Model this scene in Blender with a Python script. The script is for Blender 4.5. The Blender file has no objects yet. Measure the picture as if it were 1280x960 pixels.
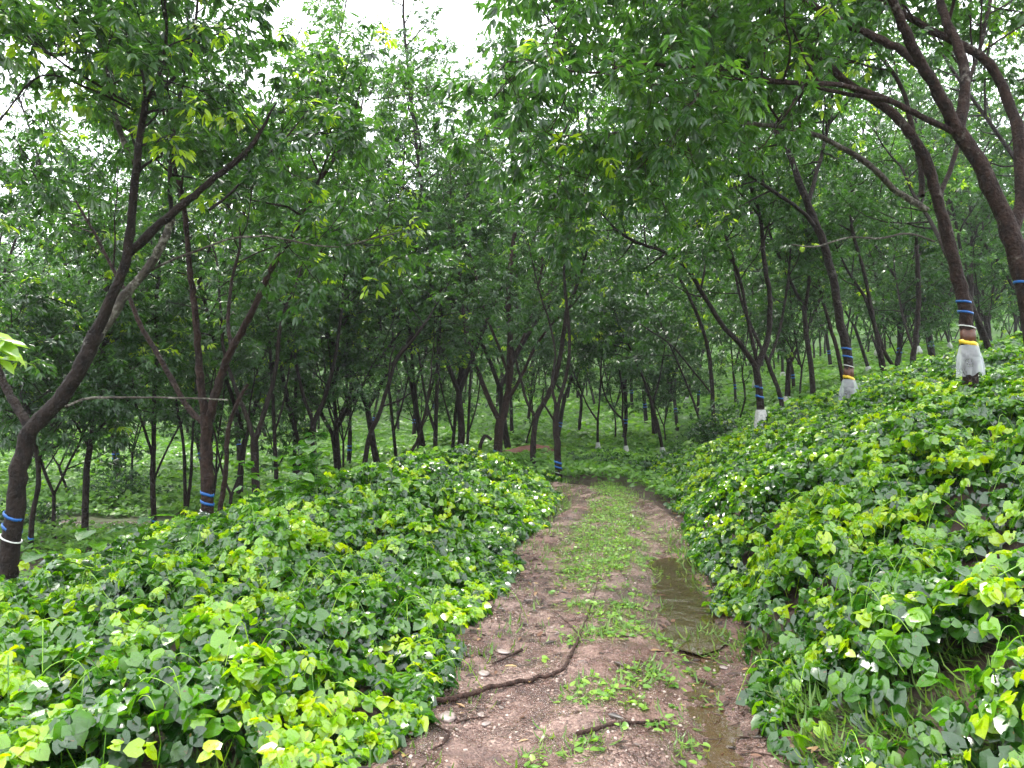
import bpy, math, random
import numpy as np
from mathutils import Vector

random.seed(7)
RNG = np.random.default_rng(7)
C = bpy.context.scene.collection
R = math.radians
F = 949.0                      # focal length in pixels of the 1280 wide photograph
CAM = np.array([0.0, 0.0, 1.6])
PITCH = R(1.2)

# ------------------------------------------------------------------ noise
_T = np.random.default_rng(3).random((256, 256))
def vn(x, y, s=0):
    x = np.asarray(x, float) + s * 17.31; y = np.asarray(y, float) + s * 9.7
    xi = np.floor(x).astype(int); yi = np.floor(y).astype(int)
    fx = x - xi; fy = y - yi
    fx = fx * fx * (3 - 2 * fx); fy = fy * fy * (3 - 2 * fy)
    a = _T[xi & 255, yi & 255]; b = _T[(xi + 1) & 255, yi & 255]
    c = _T[xi & 255, (yi + 1) & 255]; d = _T[(xi + 1) & 255, (yi + 1) & 255]
    return (a * (1 - fx) + b * fx) * (1 - fy) + (c * (1 - fx) + d * fx) * fy
def fbm(x, y, s=0, o=4):
    v = 0; a = .5; t = 0
    for i in range(o):
        v = v + a * vn(x * 2 ** i, y * 2 ** i, s + i); t += a; a *= .5
    return v / t
def ss(a, b, x):
    t = np.clip((x - a) / (b - a), 0, 1)
    return t * t * (3 - 2 * t)

# ------------------------------------------------------------------ terrain
PCY = np.array([-10, 0, 3.3, 5, 7.6, 10, 12, 13.5, 40, 400.])
PCX = np.array([-.5, .15, .33, .6, .96, 1.35, 1.68, 1.8, 1.9, 1.9])
def pc(y):
    return np.interp(y, PCY, PCX)
def height(x, y):
    x = np.asarray(x, float); y = np.asarray(y, float)
    V = -0.40 * ss(14.5, 27, y) + .035 * np.maximum(0, y - 27) + .05 * np.maximum(0, y - 55) + .10 * np.maximum(0, y - 78)
    V = np.minimum(V, 34)
    toe = pc(y) + .9 + .22 * np.maximum(0, y - 13)
    s = np.maximum(0, x - toe)
    Rt = 3.2 * (1 - np.exp(-s * .45 / 3.2)) + .06 * np.minimum(s, 60)
    Rt = Rt * (1 - .25 * ss(40, 90, y)) * (1 - np.exp(-(s / .35)) * .4)
    sl = np.maximum(0, pc(y) - .9 - x)
    bend = 1 - ss(13.2, 15.2, y)
    berm = .34 * (.15 + .85 * ss(3.5, 9, y)) * np.exp(-((sl - 2.0) / 1.15) ** 2) * bend * ss(0, .8, sl)
    low = -1.1 * ss(2.5 - 1.0 * (1 - ss(4, 9, y)), 9, sl) * (1 - .45 * ss(18, 40, y))
    n = (fbm(x * .35, y * .35, 5) - .5) * .35 * ss(.6, 3, np.maximum(s, sl))
    n2 = (fbm(x * .05, y * .05, 9) - .5) * 3.0 * ss(25, 60, np.hypot(x, y))
    return V + Rt + berm + low + n + n2

# ------------------------------------------------------------------ pixel helpers
def ray(px, py):
    x = (px - 640) / F; z = (480 - py) / F
    c, s = math.cos(PITCH), math.sin(PITCH)
    return np.array([x, c - z * s, s + z * c])
def at(px, py, d):
    r = ray(px, py)
    return CAM + r * (d / r[1])
def onground(px, py, z=0.0):
    r = ray(px, py)
    t = (z - CAM[2]) / r[2]
    return CAM + r * t

# ------------------------------------------------------------------ mesh builders
def mesh_from(name, V, Fc, tone=None, uv=None, smooth=False, mat=None):
    V = np.ascontiguousarray(V, dtype=np.float32); Fc = np.ascontiguousarray(Fc, dtype=np.int32)
    me = bpy.data.meshes.new(name)
    me.vertices.add(len(V)); me.vertices.foreach_set('co', V.ravel())
    n, k = Fc.shape
    me.loops.add(n * k); me.loops.foreach_set('vertex_index', Fc.ravel())
    me.polygons.add(n)
    me.polygons.foreach_set('loop_start', np.arange(0, n * k, k, dtype=np.int32))
    me.polygons.foreach_set('loop_total', np.full(n, k, dtype=np.int32))
    if smooth: me.polygons.foreach_set('use_smooth', np.ones(n, dtype=bool))
    me.update(calc_edges=True)
    if tone is not None:
        a = me.attributes.new('tone', 'FLOAT', 'FACE'); a.data.foreach_set('value', np.asarray(tone, np.float32))
    if uv is not None:
        u = me.uv_layers.new(name='UVMap'); u.data.foreach_set('uv', np.asarray(uv, np.float32).ravel())
    if mat: me.materials.append(mat)
    return me
def link(name, me, parent=None):
    o = bpy.data.objects.new(name, me); C.objects.link(o); o.parent = parent
    return o
def tag(o, label=None, cat=None, group=None, kind=None):
    if label: o['label'] = label
    if cat: o['category'] = cat
    if group: o['group'] = group
    if kind: o['kind'] = kind
    return o
def empty(name, loc):
    o = bpy.data.objects.new(name, None); o.empty_display_size = .2; C.objects.link(o); o.location = loc
    return o

class MB:
    """collects vertex / quad blocks"""
    def __init__(s): s.V = []; s.F = []; s.T = []; s.U = []; s.n = 0
    def add(s, V, Fc, tone=0.5, uv=None):
        V = np.asarray(V, float); Fc = np.asarray(Fc, int)
        s.V.append(V); s.F.append(Fc + s.n); s.n += len(V)
        s.T.append(np.full(len(Fc), tone) if np.isscalar(tone) else np.asarray(tone))
        s.U.append(np.zeros((len(Fc) * 4, 2)) if uv is None else np.asarray(uv).reshape(-1, 2))
    def mesh(s, name, mat, smooth=False):
        return mesh_from(name, np.concatenate(s.V), np.concatenate(s.F), np.concatenate(s.T), np.concatenate(s.U), smooth, mat)

def nrm(a):
    return a / np.maximum(np.linalg.norm(a, axis=-1, keepdims=True), 1e-9)
def frames(D, N):
    D = nrm(D); X = nrm(np.cross(D, N)); N = np.cross(X, D)
    return np.stack([X, D, N], axis=-1)           # columns
def instance(mb, tv, tf, pos, fr, sc, tone, tuv=None):
    n = len(pos); k = len(tv)
    V = np.einsum('nij,kj->nki', fr, tv) * np.asarray(sc).reshape(n, 1, 1) + pos[:, None, :]
    Fc = tf[None] + (np.arange(n) * k)[:, None, None]
    t = np.repeat(tone, len(tf))
    uv = None if tuv is None else np.tile(tuv[tf.ravel()], (n, 1))
    mb.add(V.reshape(-1, 3), Fc.reshape(-1, 4), t, uv)

# leaf templates: x across, y along, z up
def heart():
    v = [(0, 0, 0), (0, .5, -.03), (0, 1.0, -.16),
         (.31, -.17, .05), (.54, .20, .08), (.37, .67, -.01),
         (-.31, -.17, .06), (-.53, .20, .10), (-.36, .67, .0)]
    f = [(0, 3, 4, 1), (1, 4, 5, 2), (0, 1, 7, 6), (1, 2, 8, 7)]
    return np.array(v), np.array(f)
HV, HF = heart()
HUV = HV[:, :2].copy()
LV = np.array([(0, 0, 0), (0, .5, -.02), (0, 1, -.14), (.15, .30, .04), (.16, .62, .02), (-.15, .30, .04), (-.16, .62, .02)], float)
LF = np.array([(0, 3, 4, 1), (1, 4, 2, 2), (0, 1, 6, 5), (1, 2, 2, 6)])
LV = np.array([(0, 0, 0), (0, 1, -.12), (.16, .36, .03), (.13, .70, -.02), (-.16, .36, .03), (-.13, .70, -.02)], float)
LF = np.array([(0, 2, 3, 1), (0, 1, 5, 4)])
LUV = LV[:, :2].copy()
SV = np.array([(0, 0, 0), (.24, .45, .04), (0, 1, -.1), (-.24, .45, .04)], float)
SF = np.array([(0, 1, 2, 3)])
SUV = SV[:, :2].copy()
GV = np.array([(-.035, 0, 0), (.035, 0, 0), (.045, .35, .26), (-.045, .35, .26), (.035, .72, .34), (-.035, .72, .34), (.004, 1.05, .2), (-.004, 1.05, .2)], float)
GF = np.array([(0, 1, 2, 3), (3, 2, 4, 5), (5, 4, 6, 7)])
GUV = GV[:, :2].copy()

def catmull(P, n=4):
    P = np.asarray(P, float)
    if len(P) < 3: return P
    Q = np.vstack([2 * P[0] - P[1], P, 2 * P[-1] - P[-2]]); out = []
    for i in range(1, len(Q) - 2):
        p0, p1, p2, p3 = Q[i - 1:i + 3]
        for t in np.arange(n) / n:
            out.append(.5 * ((2 * p1) + (-p0 + p2) * t + (2 * p0 - 5 * p1 + 4 * p2 - p3) * t * t + (-p0 + 3 * p1 - 3 * p2 + p3) * t ** 3))
    out.append(P[-1])
    return np.array(out)
def tube(mb, P, rad, sides=8, rough=0.0, tone=.5, cap=False):
    P = np.asarray(P, float); n = len(P)
    rad = np.broadcast_to(np.asarray(rad, float), (n,))
    T = np.gradient(P, axis=0); T = nrm(T)
    ref = np.array([0, 0, 1.]) if abs(T[0][2]) < .9 else np.array([0, 1., 0])
    X = nrm(np.cross(T, ref)); 
    Xs = [X[0]]
    for i in range(1, n):
        x = Xs[-1] - T[i] * np.dot(Xs[-1], T[i]); Xs.append(x / max(np.linalg.norm(x), 1e-9))
    X = np.array(Xs); Y = np.cross(T, X)
    a = np.arange(sides) * 2 * math.pi / sides
    rr = np.repeat(rad[:, None], sides, 1)
    if rough: rr = rr * (1 + rough * RNG.normal(size=rr.shape))
    V = P[:, None, :] + rr[..., None] * (np.cos(a)[None, :, None] * X[:, None, :] + np.sin(a)[None, :, None] * Y[:, None, :])
    i = np.arange(n - 1)[:, None] * sides; j = np.arange(sides)[None]; k = (j + 1) % sides
    Fc = np.stack([i + j, i + k, i + sides + k, i + sides + j], -1).reshape(-1, 4)
    V = V.reshape(-1, 3)
    if cap:
        m = len(V); V = np.vstack([V, P[0], P[-1]])
        caps = []
        for q in range(0, sides, 2):
            caps.append((q, m, (q + 2) % sides, (q + 1) % sides))
            b = (n - 1) * sides
            caps.append((b + q, b + (q + 1) % sides, b + (q + 2) % sides, m + 1))
        Fc = np.vstack([Fc, caps])
    mb.add(V, Fc, tone)

# ------------------------------------------------------------------ materials
def newmat(name):
    m = bpy.data.materials.new(name); m.use_nodes = True
    nt = m.node_tree; nt.nodes.clear()
    return m, nt
def N(nt, t, **kw):
    n = nt.nodes.new(t)
    for k, v in kw.items():
        if k in n.inputs: n.inputs[k].default_value = v
        else: setattr(n, k, v)
    return n
def ramp(nt, stops):
    r = nt.nodes.new('ShaderNodeValToRGB'); e = r.color_ramp.elements
    while len(e) < len(stops): e.new(.5)
    for q, (p, c) in zip(e, stops): q.position = p; q.color = (*c, 1)
    return r

def leaf_mat(name, stops, rough=.35, trans=.4, tmul=(1.5, 1.6, .6), veins=False, spec=.5):
    m, nt = newmat(name); L = nt.links.new
    at_ = N(nt, 'ShaderNodeAttribute', attribute_name='tone')
    rp = ramp(nt, stops); L(at_.outputs['Fac'], rp.inputs[0])
    p = N(nt, 'ShaderNodeBsdfPrincipled'); p.inputs['Roughness'].default_value = rough
    p.inputs['Specular IOR Level'].default_value = spec
    if veins: p.inputs['Coat Weight'].default_value = .3; p.inputs['Coat Roughness'].default_value = .18; p.inputs['Coat IOR'].default_value = 1.6
    tc = N(nt, 'ShaderNodeTexCoord')
    nz = N(nt, 'ShaderNodeTexNoise', Scale=30.0 if veins else 12.0, Detail=2.0); L(tc.outputs['Object'], nz.inputs['Vector'])
    # wet patches change the gloss
    mr = N(nt, 'ShaderNodeMapRange'); L(nz.outputs['Fac'], mr.inputs['Value'])
    mr.inputs['From Min'].default_value = .35; mr.inputs['From Max'].default_value = .65
    mr.inputs['To Min'].default_value = max(.15, rough - .12); mr.inputs['To Max'].default_value = rough + .22
    L(mr.outputs[0], p.inputs['Roughness'])
    col = rp.outputs[0]
    if veins:
        uv = N(nt, 'ShaderNodeUVMap'); sx = N(nt, 'ShaderNodeSeparateXYZ'); L(uv.outputs[0], sx.inputs[0])
        ab = N(nt, 'ShaderNodeMath', operation='ABSOLUTE'); L(sx.outputs[0], ab.inputs[0])
        m1 = N(nt, 'ShaderNodeMath', operation='MULTIPLY_ADD'); L(ab.outputs[0], m1.inputs[0]); m1.inputs[1].default_value = -.9; L(sx.outputs[1], m1.inputs[2])
        m2 = N(nt, 'ShaderNodeMath', operation='MULTIPLY'); L(m1.outputs[0], m2.inputs[0]); m2.inputs[1].default_value = 38.0
        sn = N(nt, 'ShaderNodeMath', operation='SINE'); L(m2.outputs[0], sn.inputs[0])
        m3 = N(nt, 'ShaderNodeMath', operation='GREATER_THAN'); L(sn.outputs[0], m3.inputs[0]); m3.inputs[1].default_value = .9
        mid = N(nt, 'ShaderNodeMath', operation='LESS_THAN'); L(ab.outputs[0], mid.inputs[0]); mid.inputs[1].default_value = .018
        mx = N(nt, 'ShaderNodeMath', operation='MAXIMUM'); L(m3.outputs[0], mx.inputs[0]); L(mid.outputs[0], mx.inputs[1])
        bl = N(nt, 'ShaderNodeMix', data_type='RGBA'); bl.blend_type = 'MULTIPLY'
        mm = N(nt, 'ShaderNodeMath', operation='MULTIPLY'); L(mx.outputs[0], mm.inputs[0]); mm.inputs[1].default_value = .5
        L(mm.outputs[0], bl.inputs[0]); L(col, bl.inputs[6]); bl.inputs[7].default_value = (1.35, 1.2, 1.3, 1)
        col = bl.outputs[2]
        ad = N(nt, 'ShaderNodeMath', operation='MULTIPLY_ADD'); L(sn.outputs[0], ad.inputs[0]); ad.inputs[1].default_value = .02; L(nz.outputs['Fac'], ad.inputs[2])
        bp = N(nt, 'ShaderNodeBump', Strength=.14, Distance=.01); L(ad.outputs[0], bp.inputs['Height']); L(bp.outputs[0], p.inputs['Normal'])
    if veins:
        # brown blemishes and chewed edges
        sp = N(nt, 'ShaderNodeTexNoise', Scale=42.0, Detail=3.0); L(tc.outputs['Object'], sp.inputs['Vector'])
        sr = ramp(nt, [(.66, (0, 0, 0)), (.70, (1, 1, 1))]); L(sp.outputs['Fac'], sr.inputs[0])
        bm_ = N(nt, 'ShaderNodeMix', data_type='RGBA'); L(sr.outputs[0], bm_.inputs[0]); L(col, bm_.inputs[6]); bm_.inputs[7].default_value = (.13, .075, .02, 1)
        col = bm_.outputs[2]
    L(col, p.inputs['Base Color'])
    mu = N(nt, 'ShaderNodeMix', data_type='RGBA'); mu.blend_type = 'MULTIPLY'; mu.inputs[0].default_value = 1
    L(col, mu.inputs[6]); mu.inputs[7].default_value = (*tmul, 1)
    tr = N(nt, 'ShaderNodeBsdfTranslucent'); L(mu.outputs[2], tr.inputs[0])
    mix = N(nt, 'ShaderNodeMixShader'); mix.inputs[0].default_value = trans
    L(p.outputs[0], mix.inputs[1]); L(tr.outputs[0], mix.inputs[2])
    o = N(nt, 'ShaderNodeOutputMaterial'); L(mix.outputs[0], o.inputs[0])
    return m
MAT = {}
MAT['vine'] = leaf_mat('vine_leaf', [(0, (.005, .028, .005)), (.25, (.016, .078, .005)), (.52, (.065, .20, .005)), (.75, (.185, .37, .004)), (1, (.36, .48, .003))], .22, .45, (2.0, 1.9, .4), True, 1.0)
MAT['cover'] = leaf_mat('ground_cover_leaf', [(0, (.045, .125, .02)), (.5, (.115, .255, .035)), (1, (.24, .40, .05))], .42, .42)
MAT['leaf'] = leaf_mat('tree_leaf', [(0, (.017, .050, .018)), (.5, (.038, .102, .027)), (.8, (.095, .20, .030)), (1, (.30, .42, .02))], .22, .48, (2.2, 2.3, .6), False, .9)
MAT['grass'] = leaf_mat('grass_blade', [(0, (.04, .10, .015)), (.6, (.10, .20, .03)), (.9, (.22, .30, .05)), (1, (.35, .30, .12))], .45, .35)
MAT['litter'] = leaf_mat('dead_leaf', [(0, (.015, .010, .008)), (.5, (.05, .026, .018)), (.8, (.16, .08, .045)), (1, (.36, .24, .10))], .4, .1, (1, 1, 1))

def bark_mat(name, dark, mid, pale, scale=1.0, palefac=.62):
    m, nt = newmat(name); L = nt.links.new
    tc = N(nt, 'ShaderNodeTexCoord')
    mp = N(nt, 'ShaderNodeMapping'); mp.inputs['Scale'].default_value = (6 * scale, 6 * scale, 3 * scale); L(tc.outputs['Object'], mp.inputs[0])
    n1 = N(nt, 'ShaderNodeTexNoise', Scale=2.2, Detail=6.0, Roughness=.65); L(mp.outputs[0], n1.inputs['Vector'])
    n2 = N(nt, 'ShaderNodeTexNoise', Scale=.55, Detail=5.0, Roughness=.7); L(tc.outputs['Object'], n2.inputs['Vector']); n2.inputs['Scale'].default_value = 3.2
    n3 = N(nt, 'ShaderNodeTexNoise', Scale=22.0, Detail=3.0); L(tc.outputs['Object'], n3.inputs['Vector'])
    r1 = ramp(nt, [(.35, dark), (.62, mid)]); L(n1.outputs['Fac'], r1.inputs[0])
    g = N(nt, 'ShaderNodeMath', operation='MULTIPLY'); 
    a = ramp(nt, [(palefac - .05, (0, 0, 0)), (palefac + .03, (1, 1, 1))]); L(n2.outputs['Fac'], a.inputs[0])
    b = ramp(nt, [(.42, (0, 0, 0)), (.58, (1, 1, 1))]); L(n3.outputs['Fac'], b.inputs[0])
    L(a.outputs[0], g.inputs[0]); L(b.outputs[0], g.inputs[1])
    mx = N(nt, 'ShaderNodeMix', data_type='RGBA'); L(g.outputs[0], mx.inputs[0]); L(r1.outputs[0], mx.inputs[6]); mx.inputs[7].default_value = (*pale, 1)
    p = N(nt, 'ShaderNodeBsdfPrincipled', Roughness=.78); p.inputs['Specular IOR Level'].default_value = .22; L(mx.outputs[2], p.inputs['Base Color'])
    hh = N(nt, 'ShaderNodeMath', operation='MULTIPLY_ADD'); L(n1.outputs['Fac'], hh.inputs[0]); hh.inputs[1].default_value = 1.6; L(n3.outputs['Fac'], hh.inputs[2])
    bp = N(nt, 'ShaderNodeBump', Strength=1.0, Distance=.045); L(hh.outputs[0], bp.inputs['Height']); L(bp.outputs[0], p.inputs['Normal'])
    o = N(nt, 'ShaderNodeOutputMaterial'); L(p.outputs[0], o.inputs[0])
    return m
MAT['bark'] = bark_mat('wet_dark_bark', (.006, .0042, .0035), (.022, .014, .010), (.11, .105, .09), 1, .66)
MAT['barkred'] = bark_mat('reddish_bark', (.010, .0055, .0042), (.036, .019, .013), (.14, .125, .105), 1, .64)
MAT['barkpale'] = bark_mat('pale_lichen_bark', (.03, .025, .02), (.09, .078, .06), (.22, .21, .17), 1, .52)
MAT['stick'] = bark_mat('wet_stick', (.03, .018, .014), (.10, .055, .042), (.2, .16, .12), 3, .7)

def plain(name, col, rough=.5, bump=0, bscale=40, spec=.5, var=0):
    m, nt = newmat(name); L = nt.links.new
    p = N(nt, 'ShaderNodeBsdfPrincipled', Roughness=rough); p.inputs['Base Color'].default_value = (*col, 1)
    tc = N(nt, 'ShaderNodeTexCoord'); nz = N(nt, 'ShaderNodeTexNoise', Scale=bscale, Detail=4.0); L(tc.outputs['Object'], nz.inputs['Vector'])
    rp = ramp(nt, [(.3, tuple(c * (1 - var) for c in col)), (.7, tuple(min(1, c * (1 + var)) for c in col))]); L(nz.outputs['Fac'], rp.inputs[0]); L(rp.outputs[0], p.inputs['Base Color'])
    if bump:
        bp = N(nt, 'ShaderNodeBump', Strength=bump, Distance=.01); L(nz.outputs['Fac'], bp.inputs['Height']); L(bp.outputs[0], p.inputs['Normal'])
    o = N(nt, 'ShaderNodeOutputMaterial'); L(p.outputs[0], o.inputs[0])
    return m
MAT['blue'] = plain('blue_paint', (.006, .09, .32), .4, .3, 40, .5, .25)
MAT['white'] = plain('white_string', (.62, .62, .60), .7, .5, 60, .4, .2)
MAT['yellow'] = plain('yellow_tape', (.75, .50, .03), .4, .3, 60, .5, .15)
MAT['latex'] = plain('tapped_wood', (.085, .030, .015), .5, .4, 30, .5, .3)
MAT['apronpaint'] = plain('old_white_apron', (.42, .42, .40), .6, .6, 25, .4, .35)
MAT['stone'] = plain('stone', (.24, .19, .17), .45, .6, 30, .5, .4)
def plastic():
    m, nt = newmat('clear_plastic'); L = nt.links.new
    p = N(nt, 'ShaderNodeBsdfPrincipled', Roughness=.25); p.inputs['Base Color'].default_value = (.78, .80, .84, 1)
    tr = N(nt, 'ShaderNodeBsdfTransparent'); tr.inputs[0].default_value = (.93, .94, .97, 1)
    tl = N(nt, 'ShaderNodeBsdfTranslucent'); tl.inputs[0].default_value = (.8, .82, .86, 1)
    a = N(nt, 'ShaderNodeMixShader'); a.inputs[0].default_value = .4; L(p.outputs[0], a.inputs[1]); L(tl.outputs[0], a.inputs[2])
    b = N(nt, 'ShaderNodeMixShader'); L(a.outputs[0], b.inputs[1])
    tc = N(nt, 'ShaderNodeTexCoord'); mp = N(nt, 'ShaderNodeMapping'); mp.inputs['Scale'].default_value = (1, 1, .8); L(tc.outputs['Object'], mp.inputs[0]); nz = N(nt, 'ShaderNodeTexNoise', Scale=7.0, Detail=2.0, Distortion=.6); L(mp.outputs[0], nz.inputs['Vector'])
    mr = N(nt, 'ShaderNodeMapRange'); L(nz.outputs['Fac'], mr.inputs['Value']); mr.inputs['From Min'].default_value = .38; mr.inputs['From Max'].default_value = .62; mr.inputs['To Min'].default_value = .72; mr.inputs['To Max'].default_value = .42; L(mr.outputs[0], b.inputs[0])
    bp = N(nt, 'ShaderNodeBump', Strength=1.0, Distance=.03); L(nz.outputs['Fac'], bp.inputs['Height']); L(bp.outputs[0], p.inputs['Normal']); L(tr.outputs[0], b.inputs[2])
    o = N(nt, 'ShaderNodeOutputMaterial'); L(b.outputs[0], o.inputs[0])
    return m
MAT['plastic'] = plastic()

def ground_mat():
    m, nt = newmat('forest_floor'); L = nt.links.new
    ge = N(nt, 'ShaderNodeNewGeometry')
    n1 = N(nt, 'ShaderNodeTexNoise', Scale=.9, Detail=6.0, Roughness=.6); L(ge.outputs['Position'], n1.inputs['Vector'])
    n2 = N(nt, 'ShaderNodeTexNoise', Scale=9.0, Detail=8.0, Roughness=.7); L(ge.outputs['Position'], n2.inputs['Vector'])
    soil = ramp(nt, [(.3, (.022, .013, .010)), (.7, (.085, .045, .032))]); L(n2.outputs['Fac'], soil.inputs[0])
    green = ramp(nt, [(.3, (.05, .12, .025)), (.7, (.12, .24, .045))]); L(n2.outputs['Fac'], green.inputs[0])
    sx = N(nt, 'ShaderNodeSeparateXYZ'); L(ge.outputs['Position'], sx.inputs[0])
    far = N(nt, 'ShaderNodeMapRange'); L(sx.outputs[1], far.inputs['Value']); far.inputs['From Min'].default_value = 12; far.inputs['From Max'].default_value = 26
    ad = N(nt, 'ShaderNodeMath', operation='MULTIPLY_ADD'); L(n1.outputs['Fac'], ad.inputs[0]); ad.inputs[1].default_value = 1.6
    sb = N(nt, 'ShaderNodeMath', operation='SUBTRACT'); L(far.outputs[0], sb.inputs[0]); sb.inputs[1].default_value = .95
    L(sb.outputs[0], ad.inputs[2]); ad.use_clamp = True
    mx = N(nt, 'ShaderNodeMix', data_type='RGBA'); L(ad.outputs[0], mx.inputs[0]); L(soil.outputs[0], mx.inputs[6]); L(green.outputs[0], mx.inputs[7])
    p = N(nt, 'ShaderNodeBsdfPrincipled', Roughness=.75); L(mx.outputs[2], p.inputs['Base Color'])
    bp = N(nt, 'ShaderNodeBump', Strength=1.0, Distance=.05); L(n2.outputs['Fac'], bp.inputs['Height']); L(bp.outputs[0], p.inputs['Normal'])
    o = N(nt, 'ShaderNodeOutputMaterial'); L(p.outputs[0], o.inputs[0])
    return m
MAT['ground'] = ground_mat()

def path_mat():
    m, nt = newmat('wet_gravel_mud'); L = nt.links.new
    ge = N(nt, 'ShaderNodeNewGeometry')
    big = N(nt, 'ShaderNodeTexNoise', Scale=1.7, Detail=5.0, Roughness=.6); L(ge.outputs['Position'], big.inputs['Vector'])
    med = N(nt, 'ShaderNodeTexNoise', Scale=11.0, Detail=6.0, Roughness=.7); L(ge.outputs['Position'], med.inputs['Vector'])
    vo = N(nt, 'ShaderNodeTexVoronoi', Scale=75.0); L(ge.outputs['Position'], vo.inputs['Vector'])
    vo2 = N(nt, 'ShaderNodeTexVoronoi', Scale=210.0); L(ge.outputs['Position'], vo2.inputs['Vector'])
    mud = ramp(nt, [(.32, (.050, .025, .019)), (.5, (.135, .070, .053)), (.68, (.30, .18, .14))]); L(med.outputs['Fac'], mud.inputs[0])
    gr = ramp(nt, [(.0, (.075, .038, .028)), (.35, (.18, .100, .078)), (.8, (.30, .185, .148)), (1, (.44, .31, .25))])
    sc = N(nt, 'ShaderNodeSeparateColor'); L(vo.outputs['Color'], sc.inputs[0]); L(sc.outputs[0], gr.inputs[0])
    f = ramp(nt, [(.42, (0, 0, 0)), (.56, (1, 1, 1))]); L(big.outputs['Fac'], f.inputs[0])
    mx = N(nt, 'ShaderNodeMix', data_type='RGBA'); L(f.outputs[0], mx.inputs[0]); L(mud.outputs[0], mx.inputs[6]); L(gr.outputs[0], mx.inputs[7])
    red = N(nt, 'ShaderNodeTexNoise', Scale=.8, Detail=3.0); 
    mp = N(nt, 'ShaderNodeMapping'); mp.inputs['Location'].default_value = (13, 4, 2); L(ge.outputs['Position'], mp.inputs[0]); L(mp.outputs[0], red.inputs['Vector'])
    rf = ramp(nt, [(.5, (0, 0, 0)), (.66, (.55, .55, .55))]); L(red.outputs['Fac'], rf.inputs[0])
    m2 = N(nt, 'ShaderNodeMix', data_type='RGBA'); L(rf.outputs[0], m2.inputs[0]); L(mx.outputs[2], m2.inputs[6]); m2.inputs[7].default_value = (.17, .06, .035, 1)
    p = N(nt, 'ShaderNodeBsdfPrincipled'); L(m2.outputs[2], p.inputs['Base Color'])
    wet = N(nt, 'ShaderNodeTexNoise', Scale=3.3, Detail=5.0, Roughness=.65); L(ge.outputs['Position'], wet.inputs['Vector'])
    wr = N(nt, 'ShaderNodeMapRange'); L(wet.outputs['Fac'], wr.inputs['Value'])
    wr.inputs['From Min'].default_value = .40; wr.inputs['From Max'].default_value = .52; wr.inputs['To Min'].default_value = .55; wr.inputs['To Max'].default_value = .07
    L(wr.outputs[0], p.inputs['Roughness'])
    dk = ramp(nt, [(.40, (1, 1, 1)), (.60, (.42, .38, .36))]); L(wet.outputs['Fac'], dk.inputs[0])
    m4 = N(nt, 'ShaderNodeMix', data_type='RGBA'); m4.blend_type = 'MULTIPLY'; m4.inputs[0].default_value = 1; L(m2.outputs[2], m4.inputs[6]); L(dk.outputs[0], m4.inputs[7]); L(m4.outputs[2], p.inputs['Base Color'])
    h = N(nt, 'ShaderNodeMath', operation='MULTIPLY_ADD'); L(vo.outputs['Distance'], h.inputs[0]); h.inputs[1].default_value = -.7; L(med.outputs['Fac'], h.inputs[2])
    h2 = N(nt, 'ShaderNodeMath', operation='MULTIPLY_ADD'); L(vo2.outputs['Distance'], h2.inputs[0]); h2.inputs[1].default_value = -.25; L(h.outputs[0], h2.inputs[2])
    p.inputs['Specular IOR Level'].default_value = .9
    bp = N(nt, 'ShaderNodeBump', Strength=1.0, Distance=.022); L(h2.outputs[0], bp.inputs['Height']); L(bp.outputs[0], p.inputs['Normal'])
    o = N(nt, 'ShaderNodeOutputMaterial'); L(p.outputs[0], o.inputs[0])
    return m
MAT['path'] = path_mat()
def water_mat():
    m, nt = newmat('muddy_water'); L = nt.links.new
    ge = N(nt, 'ShaderNodeNewGeometry')
    n = N(nt, 'ShaderNodeTexNoise', Scale=5.0, Detail=3.0); L(ge.outputs['Position'], n.inputs['Vector'])
    p = N(nt, 'ShaderNodeBsdfPrincipled', Roughness=.05); p.inputs['Base Color'].default_value = (.13, .078, .04, 1)
    p.inputs['IOR'].default_value = 1.33; p.inputs['Coat Weight'].default_value = .6; p.inputs['Coat Roughness'].default_value = .02
    p.inputs['Specular IOR Level'].default_value = .8
    bp = N(nt, 'ShaderNodeBump', Strength=.6, Distance=.02); L(n.outputs['Fac'], bp.inputs['Height']); L(bp.outputs[0], p.inputs['Normal'])
    tr = N(nt, 'ShaderNodeBsdfTransparent'); tr.inputs[0].default_value = (.75, .66, .5, 1)
    g = N(nt, 'ShaderNodeBsdfGlossy'); g.inputs['Roughness'].default_value = .10; L(bp.outputs[0], g.inputs['Normal'])
    fr = N(nt, 'ShaderNodeFresnel', IOR=2.8); L(bp.outputs[0], fr.inputs['Normal'])
    a = N(nt, 'ShaderNodeMixShader'); a.inputs[0].default_value = .35; L(p.outputs[0], a.inputs[1]); L(tr.outputs[0], a.inputs[2])
    b = N(nt, 'ShaderNodeMixShader'); L(fr.outputs[0], b.inputs[0]); L(a.outputs[0], b.inputs[1]); L(g.outputs[0], b.inputs[2])
    o = N(nt, 'ShaderNodeOutputMaterial'); L(b.outputs[0], o.inputs[0])
    return m
MAT['water'] = water_mat()

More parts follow.
